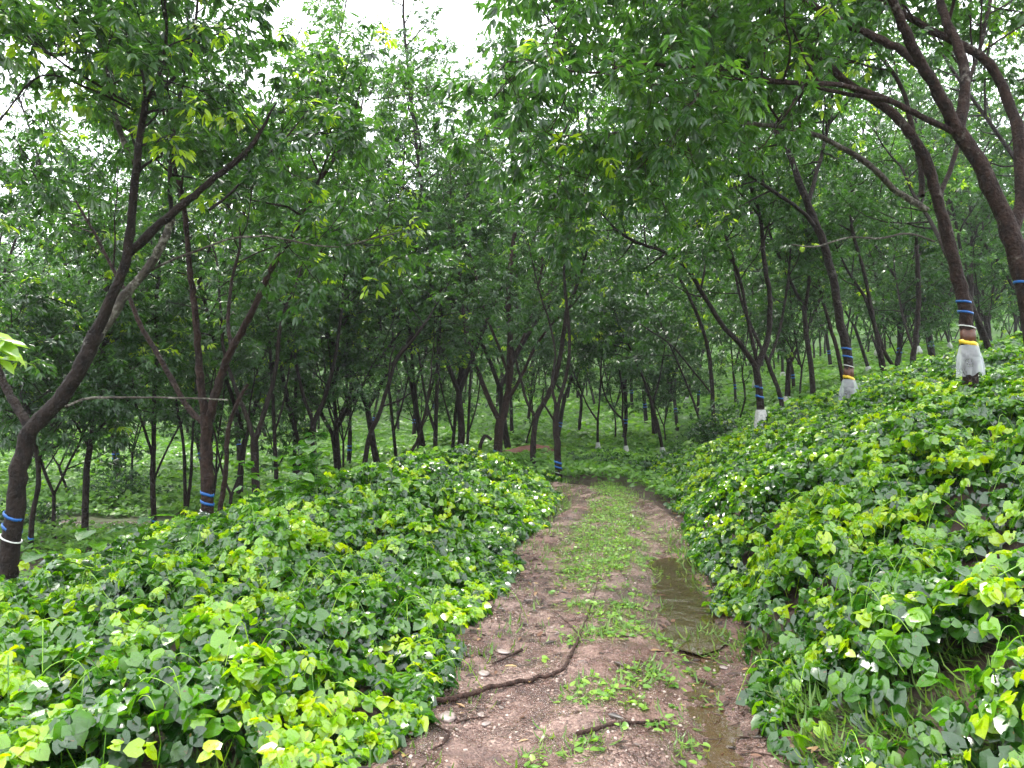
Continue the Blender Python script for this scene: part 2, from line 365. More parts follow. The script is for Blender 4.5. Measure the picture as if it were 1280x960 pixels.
# ------------------------------------------------------------------ ground sheet
def axis(lo, hi, fine_lo, fine_hi, st, growth=1.12):
    a = list(np.arange(fine_lo, fine_hi, st)); s = st
    while a[-1] < hi: s *= growth; a.append(a[-1] + s)
    s = st
    while a[0] > lo: s *= growth; a.insert(0, a[0] - s)
    return np.array(a)
gx = axis(-500, 500, -9, 12, .14); gy = axis(-60, 700, -1, 20, .14)
X, Y = np.meshgrid(gx, gy)
Z = height(X, Y)
inp = np.exp(-((X - pc(Y)) / 1.0) ** 6) * (1 - ss(15, 17, Y))
Z = Z - .10 * inp + (fbm(X * 3, Y * 3, 2) - .5) * .08 * (1 - inp)
nx, ny = len(gx), len(gy)
i = (np.arange(ny - 1)[:, None] * nx + np.arange(nx - 1)[None])
Fg = np.stack([i, i + 1, i + nx + 1, i + nx], -1).reshape(-1, 4)
me = mesh_from('ground', np.stack([X, Y, Z], -1).reshape(-1, 3), Fg, smooth=True, mat=MAT['ground'])
tag(link('ground', me), kind='structure')

# ------------------------------------------------------------------ dirt path (a strip along a curve)
PL = catmull([(0.0, -1.5), (.15, 0), (.33, 3.3), (.6, 5), (.96, 7.6), (1.35, 10), (1.55, 11.3), (1.50, 12.5), (1.05, 13.7), (.2, 14.8), (-1.2, 15.6), (-5, 16.6), (-10, 17)], 12)
seg = np.r_[0, np.cumsum(np.linalg.norm(np.diff(PL, axis=0), axis=1))]
sv = [0.0]
while sv[-1] < seg[-1] - .1: sv.append(sv[-1] + .016 + .0022 * sv[-1])
sv = np.array(sv)
px_ = np.interp(sv, seg, PL[:, 0]); py_ = np.interp(sv, seg, PL[:, 1])
tx = np.gradient(px_); ty = np.gradient(py_); tl = np.hypot(tx, ty); tx /= tl; ty /= tl
uu = np.linspace(-1.25, 1.25, 130)
wf = (1 - .40 * ss(8.0, 12.5, py_))[:, None]
PX = px_[:, None] + wf * uu[None] * ty[:, None]; PY = py_[:, None] - wf * uu[None] * tx[:, None]
def path_profile(x, y, u):
    rut = -.035 * np.exp(-((u + .5) / .22) ** 2) - .075 * np.exp(-((u - .62 + .1 * (vn(y * .5, y * 0, 3) - .5)) / .26) ** 2) * (.55 + .45 * ss(13, 8, y) if False else 1)
    mid = .02 * np.exp(-((u - .05) / .25) ** 2)
    rough = (fbm(x * 4, y * 4, 11, 5) - .5) * .055 + (vn(x * 28, y * 28, 4) - .5) * .014 + (vn(x * 11, y * 11, 14) - .5) * .012 * ss(.35, .6, fbm(x * 1.9, y * 1.9, 44))
    edge = -.16 * ss(.95, 1.25, np.abs(u))
    return rut + mid + rough + edge + .01
def path_z(x, y, u):
    b = np.where(np.abs(u) < 1.3, height(np.where(y < 14, np.clip(x, pc(y) - .9, pc(y) + .9), x), y), height(x, y))
    return b + path_profile(x, y, u)
PZ = path_z(PX, PY, np.broadcast_to(uu[None], PX.shape))
nx, ny = len(uu), len(sv)
i = (np.arange(ny - 1)[:, None] * nx + np.arange(nx - 1)[None])
Fp = np.stack([i, i + 1, i + nx + 1, i + nx], -1).reshape(-1, 4)
me = mesh_from('dirt_path', np.stack([PX, PY, PZ], -1).reshape(-1, 3), Fp, smooth=True, mat=MAT['path'])
tag(link('dirt_path', me), kind='structure')
def zpath(x, y):
    return float(path_z(np.array(x), np.array(y), np.array(x - pc(y))))

# puddle water: level sheets in the right rut, the mud pokes through their edge
def water(name, y0, y1, z, u0=.25, u1=1.0):
    ys = np.linspace(y0, y1, 30); us = np.linspace(u0, u1, 8)
    XX = pc(ys)[:, None] + us[None]; YY = np.repeat(ys[:, None], 8, 1)
    # taper both ends
    w = np.sqrt(np.clip(1 - ((ys - (y0 + y1) / 2) / ((y1 - y0) / 2)) ** 2, .0004, 1))[:, None]
    cu = .62; XX = pc(ys)[:, None] + cu + (us[None] - cu) * w
    V = np.stack([XX, YY, np.full_like(XX, z)], -1).reshape(-1, 3)
    i = (np.arange(29)[:, None] * 8 + np.arange(7)[None])
    Fc = np.stack([i, i + 1, i + 9, i + 8], -1).reshape(-1, 4)
    tag(link(name, mesh_from(name, V, Fc, smooth=True, mat=MAT['water'])), kind='structure')
water('puddle', 4.9, 7.9, -.030)
water('puddle', 1.3, 5.1, -.056)

# ------------------------------------------------------------------ vegetation on the ground
def side_s(x, y):
    p = pc(y)
    return np.where(x > p, x - p - .9, p - .9 - x)
def vines(name, n, xr, yr, cond, dens_fn, size, label, mat='vine', bright=.3, hfun=None, margin=2.2):
    mb = MB()
    yy = yr[0] + (yr[1] - yr[0]) * RNG.random(n) ** .8; xx = RNG.uniform(xr[0], xr[1], n)
    k = (np.abs(xx) < .70 * yy + margin) & cond(xx, yy) & (RNG.random(n) < dens_fn(xx, yy))
    xx = xx[k]; yy = yy[k]
    dp = np.min(np.hypot(xx[:, None] - PL[None, :, 0], yy[:, None] - PL[None, :, 1]), axis=1)
    k = (dp > .9 + .3 * vn(xx * 2, yy * 2, 19) - .32 * ss(8.0, 12.5, yy)) | (yy < 10); xx = xx[k]; yy = yy[k]; n = len(xx)
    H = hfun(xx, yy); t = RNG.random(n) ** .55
    z = height(xx, yy) + .04 + H * t
    # clumps: slope of the cover top tilts the leaves outwards
    e = .12
    gxx = (hfun(xx + e, yy) + height(xx + e, yy) - hfun(xx - e, yy) - height(xx - e, yy)) / (2 * e)
    gyy = (hfun(xx, yy + e) + height(xx, yy + e) - hfun(xx, yy - e) - height(xx, yy - e)) / (2 * e)
    Nn = np.stack([-gxx * .7, -gyy * .7, np.ones(n)], -1) + RNG.normal(size=(n, 3)) * np.array([.45, .45, .12])
    Nn = nrm(Nn)
    az = RNG.uniform(0, 2 * math.pi, n)
    D0 = np.stack([np.cos(az), np.sin(az), np.full(n, -.1)], -1)
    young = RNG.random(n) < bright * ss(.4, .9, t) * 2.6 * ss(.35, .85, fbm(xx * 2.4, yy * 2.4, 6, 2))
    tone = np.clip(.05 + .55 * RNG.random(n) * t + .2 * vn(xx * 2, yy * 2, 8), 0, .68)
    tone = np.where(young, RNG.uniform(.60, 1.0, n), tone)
    sz = RNG.uniform(size[0], size[1], n) * np.where(young, .85, 1)
    for dz, kx, side in ((0, 1.0, 0), (1.35, .88, 1), (-1.35, .88, 1)):
        ca, sa = math.cos(dz), math.sin(dz)
        D = np.stack([D0[:, 0] * ca - D0[:, 1] * sa, D0[:, 0] * sa + D0[:, 1] * ca, D0[:, 2]], -1)
        NN = Nn + D * .22 + RNG.normal(size=(n, 3)) * .14
        D = D - NN * (D * NN).sum(-1, keepdims=True) / (NN * NN).sum(-1, keepdims=True)
        D[:, 2] -= RNG.uniform(0, .75, n)
        P = np.stack([xx, yy, z], -1) + nrm(D) * (.12 * sz)[:, None]
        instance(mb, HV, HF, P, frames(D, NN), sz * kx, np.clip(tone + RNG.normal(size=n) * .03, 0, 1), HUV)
    # stems
    m = min(n, 5000); q = RNG.choice(n, m, replace=False)
    base = np.stack([xx[q] + RNG.normal(size=m) * .07, yy[q] + RNG.normal(size=m) * .07, height(xx[q], yy[q]) - .02], -1)
    top = np.stack([xx[q], yy[q], z[q]], -1); mid = (base + top) / 2 + RNG.normal(size=(m, 3)) * .03
    w = np.array([.0022, 0, 0])
    V = np.stack([base - w, base + w, mid - w, mid + w, top - w, top + w], 1)
    Fq = np.array([(0, 1, 3, 2), (2, 3, 5, 4)])[None] + (np.arange(m) * 6)[:, None, None]
    mb.add(V.reshape(-1, 3), Fq.reshape(-1, 4), RNG.uniform(.45, .8, m).repeat(2))
    near = np.where((yy < 6.5) & (t > .6))[0]
    for q_ in RNG.choice(near, min(170, len(near)), replace=False):
        a_ = RNG.random() * 6.28; l_ = RNG.uniform(.12, .42); d_ = np.array([math.cos(a_), math.sin(a_), 0.]); p_ = np.array([xx[q_], yy[q_], z[q_] + .02])
        tube(mb, catmull([p_, p_ + d_ * l_ * .3 + [0, 0, l_ * RNG.uniform(.15, .5)], p_ + d_ * l_ * .7 + [0, 0, l_ * RNG.uniform(.1, .5)], p_ + d_ * l_ + [0, 0, -l_ * RNG.uniform(-.1, .4)]], 4), np.linspace(.0028, .0014, 13), 4, tone=RNG.uniform(.5, .85))
    o = link(name, mb.mesh(name, MAT[mat])); tag(o, label, 'vines', kind='stuff')
    return mb
def hveg(x, y):
    s = side_s(x, y)
    return (.04 + .46 * fbm(x * 1.7, y * 1.7, 21, 3) ** 1.1 + .10 * vn(x * 4, y * 4, 2)) * ss(-.15, .7, s) * np.where(x < pc(y), .82 + .18 * ss(5, 10, y), .92)
edge = lambda x, y: side_s(x, y) + .28 * (fbm(x * 1.4, y * 1.4, 31) - .5) * 2
soilgap = lambda x, y: (1 - .93 * np.exp(-(((x + 1.5) / .5) ** 2 + ((y - 2.75) / .36) ** 2))) * (1 - .45 * np.exp(-(((x - 2.1) / .45) ** 2 + ((y - 3.0) / .5) ** 2)))
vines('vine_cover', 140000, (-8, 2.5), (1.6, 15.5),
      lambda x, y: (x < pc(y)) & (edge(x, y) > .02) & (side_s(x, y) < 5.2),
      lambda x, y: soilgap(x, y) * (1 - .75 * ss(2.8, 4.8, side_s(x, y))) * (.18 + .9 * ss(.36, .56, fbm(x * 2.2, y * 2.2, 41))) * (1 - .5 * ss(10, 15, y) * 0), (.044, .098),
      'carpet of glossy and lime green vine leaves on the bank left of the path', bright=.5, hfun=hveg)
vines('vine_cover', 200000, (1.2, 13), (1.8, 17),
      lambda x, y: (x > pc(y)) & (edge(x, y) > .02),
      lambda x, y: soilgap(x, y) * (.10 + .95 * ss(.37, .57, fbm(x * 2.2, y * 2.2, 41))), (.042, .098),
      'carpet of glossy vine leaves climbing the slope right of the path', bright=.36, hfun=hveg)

# farther ground cover
def cover(name, n, yr, size, dens, label, tmpl=(HV, HF, HUV), margin=3, slope=.70, hh=.35, power=.9, cond=None):
    mb = MB()
    yy = yr[0] + (yr[1] - yr[0]) * RNG.random(n) ** power
    xx = RNG.uniform(-1, 1, n) * (slope * yy + margin)
    dp = np.min(np.hypot(xx[:, None] - PL[None, :, 0], yy[:, None] - PL[None, :, 1]), axis=1)
    k = (dp > .60 + .4 * vn(xx, yy, 4)) & (RNG.random(n) < dens(xx, yy))
    if cond is not None: k &= cond(xx, yy)
    xx = xx[k]; yy = yy[k]; n = len(xx)
    H = hh * (.15 + 1.2 * fbm(xx * .8, yy * .8, 51, 3) ** 1.6)
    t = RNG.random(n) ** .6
    z = height(xx, yy) + .03 + H * t
    Nn = nrm(np.stack([RNG.normal(size=n) * .45, RNG.normal(size=n) * .45 - .15, np.ones(n)], -1))
    az = RNG.uniform(0, 2 * math.pi, n)
    D = np.stack([np.cos(az), np.sin(az), RNG.uniform(-.5, .2, n)], -1)
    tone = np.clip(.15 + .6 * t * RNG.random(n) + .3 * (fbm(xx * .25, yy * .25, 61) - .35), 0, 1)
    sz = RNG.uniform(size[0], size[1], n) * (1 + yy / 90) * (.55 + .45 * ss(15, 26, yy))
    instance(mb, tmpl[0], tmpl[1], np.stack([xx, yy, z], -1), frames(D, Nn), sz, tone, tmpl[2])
    tag(link(name, mb.mesh(name, MAT['cover'])), label, 'ground cover', kind='stuff')
redb = lambda x, y: 1 - .92 * np.exp(-(((x - .9) / 2.6) ** 2 + ((y - 25) / 2.2) ** 2) * 1.2)
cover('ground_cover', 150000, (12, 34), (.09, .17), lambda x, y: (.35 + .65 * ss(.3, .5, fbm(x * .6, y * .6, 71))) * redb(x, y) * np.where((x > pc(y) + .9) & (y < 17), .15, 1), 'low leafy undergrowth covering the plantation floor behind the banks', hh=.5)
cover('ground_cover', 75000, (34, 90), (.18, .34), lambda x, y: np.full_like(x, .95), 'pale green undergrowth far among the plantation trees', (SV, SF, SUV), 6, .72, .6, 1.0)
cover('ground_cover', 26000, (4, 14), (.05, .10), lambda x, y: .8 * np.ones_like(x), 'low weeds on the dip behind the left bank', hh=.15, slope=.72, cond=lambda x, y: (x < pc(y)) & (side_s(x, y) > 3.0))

mb = MB(); n = 60000
yy = RNG.uniform(86, 150, n); xx = RNG.uniform(-1, 1, n) * (.78 * yy + 8)
hh_ = 3 + 9 * fbm(xx * .12, yy * .12, 111, 4)
zz = height(xx, yy) + hh_ * RNG.random(n) ** .7
az = RNG.uniform(0, 6.28, n)
instance(mb, SV * np.array([1.6, 1, 1]), SF, np.stack([xx, yy, zz], -1), frames(np.stack([np.cos(az), np.sin(az), RNG.uniform(-.8, .2, n)], -1), np.array([0, -.5, 1.]) + RNG.normal(size=(n, 3)) * .6), RNG.uniform(.5, 1.1, n), np.clip(.2 + .5 * RNG.random(n), 0, 1), SUV)
tag(link('distant_wood', mb.mesh('distant_wood', MAT['cover'])), 'hazy mass of foliage closing the view far behind the trunks', 'wood', kind='stuff')

# grass: blades in tufts
def grass(name, tufts, per, length, label, tone0=.3, spread=.05, width=1.0):
    mb = MB()
    t = np.repeat(tufts, per, axis=0); n = len(t)
    az = RNG.uniform(0, 2 * math.pi, n); lean = RNG.uniform(.4, 1.6, n)
    D = np.stack([np.cos(az) * lean, np.sin(az) * lean, np.ones(n) * .75], -1)
    Nn = np.stack([-np.cos(az), -np.sin(az), lean], -1)
    P = t.copy(); P[:, 0] += RNG.normal(size=n) * spread; P[:, 1] += RNG.normal(size=n) * spread
    gv = GV.copy(); gv[:, 0] *= width; gv[:, 2] *= -.9
    instance(mb, gv, GF, P, frames(D, Nn), RNG.uniform(length[0], length[1], n), np.clip(tone0 + RNG.random(n) * .55, 0, 1), GUV)
    tag(link(name, mb.mesh(name, MAT['grass'])), label, 'grass', kind='stuff')
def scatter(n, x0, x1, y0, y1, dens, zf):
    x = RNG.uniform(x0, x1, n); y = RNG.uniform(y0, y1, n)
    k = RNG.random(n) < dens(x, y); x = x[k]; y = y[k]
    return np.stack([x, y, zf(x, y)], -1)
pz = lambda x, y: path_z(x, y, x - pc(y)) - .005
def middens(x, y):
    u = x - pc(y)
    a = np.exp(-((u + .02) / .40) ** 2) * ss(6.3, 7.2, y) * (1 - ss(10.3, 11.5, y)) * 1.7 * ss(.25, .5, fbm(x * 2.2, y * 1.4, 18))
    b = np.exp(-((u - .12) / .30) ** 2) * ss(2.9, 3.6, y) * (1 - ss(5.2, 6.6, y)) * 1.5 * ss(.44, .58, fbm(x * 3, y * 3, 15))
    c = np.exp(-((u - .0) / .30) ** 2) * ss(5, 6, y) * (1 - ss(7, 8, y)) * 1.3 * ss(.46, .6, fbm(x * 3, y * 3, 16))
    d = np.exp(-((u + .05) / .28) ** 2) * ss(10, 11.5, y) * .8
    return np.clip(a + b + c + d, 0, 1)
grass('path_grass', scatter(9000, -.6, 2.6, 2.6, 14.5, middens, pz), 6, (.03, .10), 'short weedy grass growing along the middle of the path', .3, .035, 1.3)
def edged(x, y):
    e = side_s(x, y); return np.exp(-((e - .02) / .20) ** 2) * ss(.35, .6, fbm(x * 1.6, y * 1.6, 17)) * np.where(x > pc(y), .8, .8)
grass('verge_grass', scatter(16000, -1.4, 4, 2.2, 16, edged, lambda x, y: height(x, y) - .04), 5, (.07, .17), 'grass fringing both edges of the path', .25, .05, 1.2)
def right_blades(x, y):
    return np.clip(np.exp(-(((x - 1.75) / .45) ** 2 + ((y - 3.3) / .95) ** 2)) * 1.4 + .8 * np.exp(-(((x + .95) / .40) ** 2 + ((y - 2.9) / .5) ** 2)) + .6 * np.exp(-(((x + 1.9) / .5) ** 2 + ((y - 3.4) / .3) ** 2)), 0, 1)
grass('long_grass', scatter(4600, -2.6, 3.2, 2.0, 5.2, lambda x, y: right_blades(x, y) * (side_s(x, y) > .02), lambda x, y: height(x, y) + .0), 6, (.08, .19), 'long arching green grass blades at the foot of both banks', .25, .05, .8)

# broad fresh leaves of the weeds in the middle of the path
mb = MB()
p = scatter(9000, -.6, 2.6, 2.6, 14, lambda x, y: middens(x, y) * .8, lambda x, y: pz(x, y) + .015)
p = np.repeat(p, 3, axis=0); n = len(p); p += RNG.normal(size=(n, 3)) * np.array([.03, .03, .012]); p[:, 2] = np.maximum(p[:, 2], pz(p[:, 0], p[:, 1]) + .012)
az = RNG.uniform(0, 6.28, n); instance(mb, HV * np.array([.7, 1, 1]), HF, p, frames(np.stack([np.cos(az), np.sin(az), RNG.uniform(-.1, .5, n)], -1), np.array([0, 0, 1.]) + RNG.normal(size=(n, 3)) * .3), RNG.uniform(.015, .048, n), RNG.uniform(.3, 1, n), HUV)
tag(link('path_weeds', mb.mesh('path_weeds', MAT['cover'])), 'small leafy weeds spreading over the middle of the muddy path', 'weeds', kind='stuff')

# leaf litter, gravel
mb = MB()
def litd(x, y):
    u = np.abs(x - pc(y)); return np.clip(.22 + .9 * np.exp(-((u - .85) / .28) ** 2), 0, 1) * ss(.28, .5, fbm(x * 2.5, y * 2.5, 81)) * (u < 1.9)
p = scatter(13000, -2.6, 3.6, 1.8, 13, litd, lambda x, y: np.where(np.abs(x - pc(y)) < .95, path_z(x, y, x - pc(y)) + .006, height(x, y) + .01)); n = len(p)
az = RNG.uniform(0, 6.28, n)
instance(mb, LV, LF, p, frames(np.stack([np.cos(az), np.sin(az), RNG.normal(size=n) * .12], -1), np.array([0, 0, 1.]) + RNG.normal(size=(n, 3)) * .22), RNG.uniform(.02, .095, n), RNG.random(n) ** 1.2, LUV)
k2 = RNG.choice(n, 1500, replace=False)
for q_ in k2:
    a_ = RNG.random() * 6.28; l_ = RNG.uniform(.03, .11); w_ = p[q_] + np.array([0, 0, .004]); dd_ = np.array([math.cos(a_), math.sin(a_), 0.])
    tube(mb, np.array([w_, w_ + dd_ * l_ * .5 + RNG.normal(size=3) * np.array([.006, .006, .002]), w_ + dd_ * l_]), [.0028, .0022, .0012], 4, tone=.15 + .5 * RNG.random())
q = scatter(1500, -2.6, -.5, 2.0, 3.8, lambda x, y: 1 - soilgap(x, y) + .15, lambda x, y: height(x, y) + .03); n = len(q); az = RNG.uniform(0, 6.28, n)
instance(mb, LV, LF, q, frames(np.stack([np.cos(az), np.sin(az), RNG.normal(size=n) * .2], -1), np.array([0, 0, 1.]) + RNG.normal(size=(n, 3)) * .35), RNG.uniform(.05, .13, n), RNG.random(n) ** 1.5, LUV)
tag(link('leaf_litter', mb.mesh('leaf_litter', MAT['litter'])), 'dead brown leaves and bits scattered over the mud', 'leaf litter', kind='stuff')
mb = MB()
cube = np.array([(-1, -1, -1), (1, -1, -1), (1, 1, -1), (-1, 1, -1), (-1, -1, 1), (1, -1, 1), (1, 1, 1), (-1, 1, 1)], float) / 1.732
CF = np.array([(0, 3, 2, 1), (4, 5, 6, 7), (0, 1, 5, 4), (1, 2, 6, 5), (2, 3, 7, 6), (3, 0, 4, 7)])
p = scatter(22000, -1, 3, 2.2, 10, lambda x, y: (np.abs(x - pc(y)) < .9) * ss(.35, .6, fbm(x * 1.7, y * 1.7, 91)) * (1 - .6 * ss(3, 8, y)), lambda x, y: path_z(x, y, x - pc(y))); n = len(p)
az = RNG.uniform(0, 6.28, n)
instance(mb, cube * np.array([1, .8, .55]), CF, p, frames(np.stack([np.cos(az), np.sin(az), RNG.normal(size=n) * .2], -1), np.array([0, 0, 1.]) + RNG.normal(size=(n, 3)) * .3), .004 + .013 * RNG.random(n) ** 3, RNG.random(n))
MAT['gravel'] = leaf_mat('gravel_stone', [(0, (.10, .055, .045)), (.6, (.24, .16, .13)), (1, (.45, .38, .32))], .4, 0.0, (1, 1, 1))
tag(link('gravel', mb.mesh('gravel', MAT['gravel'], True)), 'loose gravel pressed into the muddy path', 'gravel', kind='stuff')

# ------------------------------------------------------------------ sticks, stones and scraps on the path
def lay(pts, lift=.012):
    out = []
    for a, b in pts:
        g = onground(a, b, 0.0); 
        for _ in range(3): g = onground(a, b, zpath(g[0], g[1]) + lift)
        out.append(g)
    return out
def stick(name, limbs, label, cat='stick'):
    o = None
    for k, (pts, r0, r1) in enumerate(limbs):
        P = catmull(lay(pts, r0 + .004), 6); mb = MB()
        P = P + RNG.normal(size=P.shape) * r0 * .18
        tube(mb, P, np.linspace(r0, r1, len(P)) * (1 + .12 * RNG.normal(size=len(P)).clip(-1, 1)), 8, .04, cap=True)
        if o is None: o = tag(link(name, mb.mesh(name, MAT['stick'], True)), label, cat)
        else: link('twig', mb.mesh('twig', MAT['stick'], True), o)
stick('fallen_branch', [([(498, 886), (530, 878), (575, 871), (620, 858), (662, 849), (690, 843), (706, 833), (716, 812), (726, 790)], .017, .008),
                        ([(726, 790), (735, 768), (744, 740), (748, 722)], .007, .002), ([(724, 792), (706, 775), (690, 762)], .005, .002),
                        ([(545, 874), (530, 864), (522, 858)], .007, .003)],
      'long crooked fallen branch lying across the left wheel track', 'branch')
stick('stick', [([(721, 917), (745, 911), (772, 904), (800, 903), (824, 900)], .011, .007)], 'short dark curved stick lying below the grass in front', 'stick')
stick('stick', [([(508, 897), (540, 905), (562, 915)], .005, .004), ([(562, 915), (555, 928), (540, 938)], .007, .004)], 'thin bent stick beneath the thick end of the fallen branch', 'stick')
stick('stick', [([(616, 829), (632, 822), (652, 812)], .005, .009)], 'splintered bark stick in the gravel beyond the fallen branch', 'stick')
stick('stick', [([(570, 904), (585, 899), (612, 896)], .005, .003)], 'small twig between two pale flat stones', 'stick')
stick('stick', [([(940, 941), (965, 944), (996, 947)], .005, .003)], 'thin stick on the brown mud at the right edge of the track', 'stick')
stick('stick', [([(865, 848), (880, 852), (893, 858)], .008, .006)], 'short stick soaked in the shallow water of the right wheel track', 'stick')
stick('stick', [([(850, 716), (858, 713), (868, 714)], .012, .012)], 'dark lump of wood at the far rim of the puddle', 'stick')
def stone(px, py, w, h, lab, squash=.35, mat='stone'):
    g = lay([(px, py)], 0)[0]; mb = MB()
    n = 10; th = np.linspace(0, math.pi, 7)[1:-1]; ph = np.arange(n) * 2 * math.pi / n
    V = [(0, 0, 1)] 
    P = np.array([[(math.sin(a) * math.cos(b), math.sin(a) * math.sin(b), math.cos(a)) for b in ph] for a in th])
    P = P * (1 + .16 * RNG.normal(size=P.shape[:2] + (1,)).clip(-1.3, 1.3)); P = P.reshape(-1, 3)
    Fc = [(r * n + c, r * n + (c + 1) % n, (r + 1) * n + (c + 1) % n, (r + 1) * n + c) for r in range(len(th) - 1) for c in range(n)]
    V = np.vstack([P, [(0, 0, 1)], [(0, 0, -1)]]); m = len(P)
    for q in range(0, n, 2):
        Fc.append((q, m, (q + 2) % n, (q + 1) % n)); b = (len(th) - 1) * n; Fc.append((b + q, b + (q + 1) % n, b + (q + 2) % n, m + 1))
    mb.add(V * np.array([w, h, min(w, h) * squash]), Fc)
    o = link('stone', mb.mesh('stone', MAT[mat], True)); o.location = (g[0], g[1], g[2] + min(w, h) * squash * .3)
    o.rotation_euler[2] = RNG.random() * 6; tag(o, lab, 'stone', 'flat stones on the path')
stone(559, 898, .055, .05, 'flat grey stone just below the fallen branch')
stone(608, 905, .03, .02, 'pale stone right of the small twig')
stone(601, 893, .03, .02, 'pale stone above the small twig', .3)
stone(605, 842, .05, .035, 'smooth flat stone in the gravel above the fallen branch', .2)
stone(630, 815, .05, .035, 'grey flat stone beside the splintered bark stick', .2)
stone(626, 884, .03, .014, 'thin pale stone chip touching the underside of the fallen branch', .3)
stone(697, 792, .022, .018, 'whitish pebble left of the twigs at the branch tip', .6)
stone(690, 785, .016, .014, 'smallest whitish pebble behind the branch tip', .6)
stone(820, 905, .02, .015, 'reddish pebble beyond the curved stick', .5)
stone(905, 835, .03, .02, 'stone poking from the wet right wheel track', .4)
# crumpled pale wrapper at the end of the branch
g = lay([(488, 893)], 0)[0]
us = np.linspace(-1, 1, 16); XX, YY = np.meshgrid(us * .09, us * .045)
ZZ = .012 + .035 * np.abs(fbm(XX * 40, YY * 40, 101) - .5) * 2.4 * (1 - .5 * np.abs(XX) / .09)
XX = XX + (fbm(XX * 30, YY * 30, 105) - .5) * .04; YY = YY + (fbm(XX * 30, YY * 30, 106) - .5) * .05
i = (np.arange(15)[:, None] * 16 + np.arange(15)[None]); Fc = np.stack([i, i + 1, i + 17, i + 16], -1).reshape(-1, 4)
o = link('plastic_scrap', mesh_from('plastic_scrap', np.stack([XX, YY, ZZ], -1).reshape(-1, 3), Fc, mat=MAT['plastic'])); o.location = (g[0], g[1], g[2])
tag(o, 'crumpled pale plastic scrap at the thick end of the fallen branch', 'plastic scrap')

# ------------------------------------------------------------------ tree growing
def wander(p, d, length, n, jitter, up):
    P = [np.array(p, float)]; d = nrm(np.array(d, float)); st = length / n
    for _ in range(n):
        d = nrm(d + RNG.normal(size=3) * jitter + np.array([0, 0, up])); P.append(P[-1] + d * st)
    return np.array(P)
def whorls(lm, P, Dv, leaf, nper, tmpl, young=.04, tonebase=.4):
    """P whorl centres, Dv twig directions"""
    n = len(P)
    if n == 0: return
    wt = tonebase + RNG.normal(size=n) * .10
    wt = wt + .45 * (vn(P[:, 0] * .7 + P[:, 2] * .5, P[:, 1] * .7 + 9, 13) - .5)
    yg = RNG.random(n) < young; wt = np.where(yg, RNG.uniform(.8, 1, n), np.clip(wt, .05, .8))
    P = np.repeat(P, nper, 0); Dv = np.repeat(Dv, nper, 0); wt = np.repeat(wt, nper); m = len(P)
    pd = nrm(RNG.normal(size=(m, 3)) * np.array([1, 1, .45]) + nrm(Dv) * .5 + np.array([0, 0, .05]))
    pl = leaf * RNG.uniform(.5, 1.1, m)
    A = P + pd * pl[:, None]; A[:, 2] -= pl * .25
    up = np.array([0, 0, 1.]) + RNG.normal(size=(m, 3)) * .35
    side = nrm(np.cross(pd, up))
    for k in (-.75, 0, .75):
        D = nrm(pd * (1 - .25 * abs(k)) + side * k); D[:, 2] -= RNG.uniform(.25, 1.1, m)
        instance(lm, tmpl[0], tmpl[1], A, frames(D, up + D * .3), leaf * RNG.uniform(.7, 1.15, m), np.clip(wt + RNG.normal(size=m) * .05, 0, 1), tmpl[2])
def foliate(bm, lm, P, rad, t0, dens=1.0, leaf=.125, blen=(1.0, 2.2), nper=6, tmpl=(LV, LF, LUV), tw=True, young=.04, tonebase=.4, bias=None):
    """side branches with twigs and leaf whorls along limb P from fraction t0"""
    L = np.r_[0, np.cumsum(np.linalg.norm(np.diff(P, axis=0), axis=1))]; T = L[-1]
    pos = t0 * T; W = []; WD = []
    step = .42 / dens
    while pos < T:
        c = np.array([np.interp(pos, L, P[:, k]) for k in range(3)])
        c2 = np.array([np.interp(min(pos + .1, T), L, P[:, k]) for k in range(3)]); ax = nrm(c2 - c + 1e-6)
        r = np.interp(pos, L, rad)
        f = (pos - t0 * T) / max(T * (1 - t0), .1)
        d = RNG.normal(size=3); d -= ax * np.dot(d, ax); d = nrm(d) + ax * .5 + np.array([0, 0, .15])
        if bias is not None: d = d + bias
        ln = RNG.uniform(*blen) * (1 - .45 * f)
        B = wander(c, d, ln, 5, .18, .03)
        br = np.linspace(min(r * .6, .012 + .008 * ln), .004, len(B)); tube(bm, B, br, 5)
        nt = max(2, int(ln / .26 * dens))
        for q in range(nt):
            s = .25 + .75 * (q + RNG.random()) / nt; idx = s * (len(B) - 1); a = int(min(idx, len(B) - 2)); cc = B[a] + (B[a + 1] - B[a]) * (idx - a)
            dd = nrm(B[a + 1] - B[a]) * .6 + RNG.normal(size=3) * np.array([.7, .7, .5]) + np.array([0, 0, .12])
            Tw = wander(cc, dd, RNG.uniform(.25, .7), 3, .2, -.02)
            if tw: tube(bm, Tw, np.linspace(.005, .002, 4), 3)
            W.append(Tw[-1]); WD.append(Tw[-1] - Tw[-2])
            if RNG.random() < .7: W.append(Tw[2]); WD.append(Tw[2] - Tw[1])
        W.append(B[-1]); WD.append(B[-1] - B[-2])
        pos += step * RNG.uniform(.6, 1.4)
    W.append(P[-1]); WD.append(P[-1] - P[-2])
    whorls(lm, np.array(W), np.array(WD), leaf, nper, tmpl, young, tonebase)
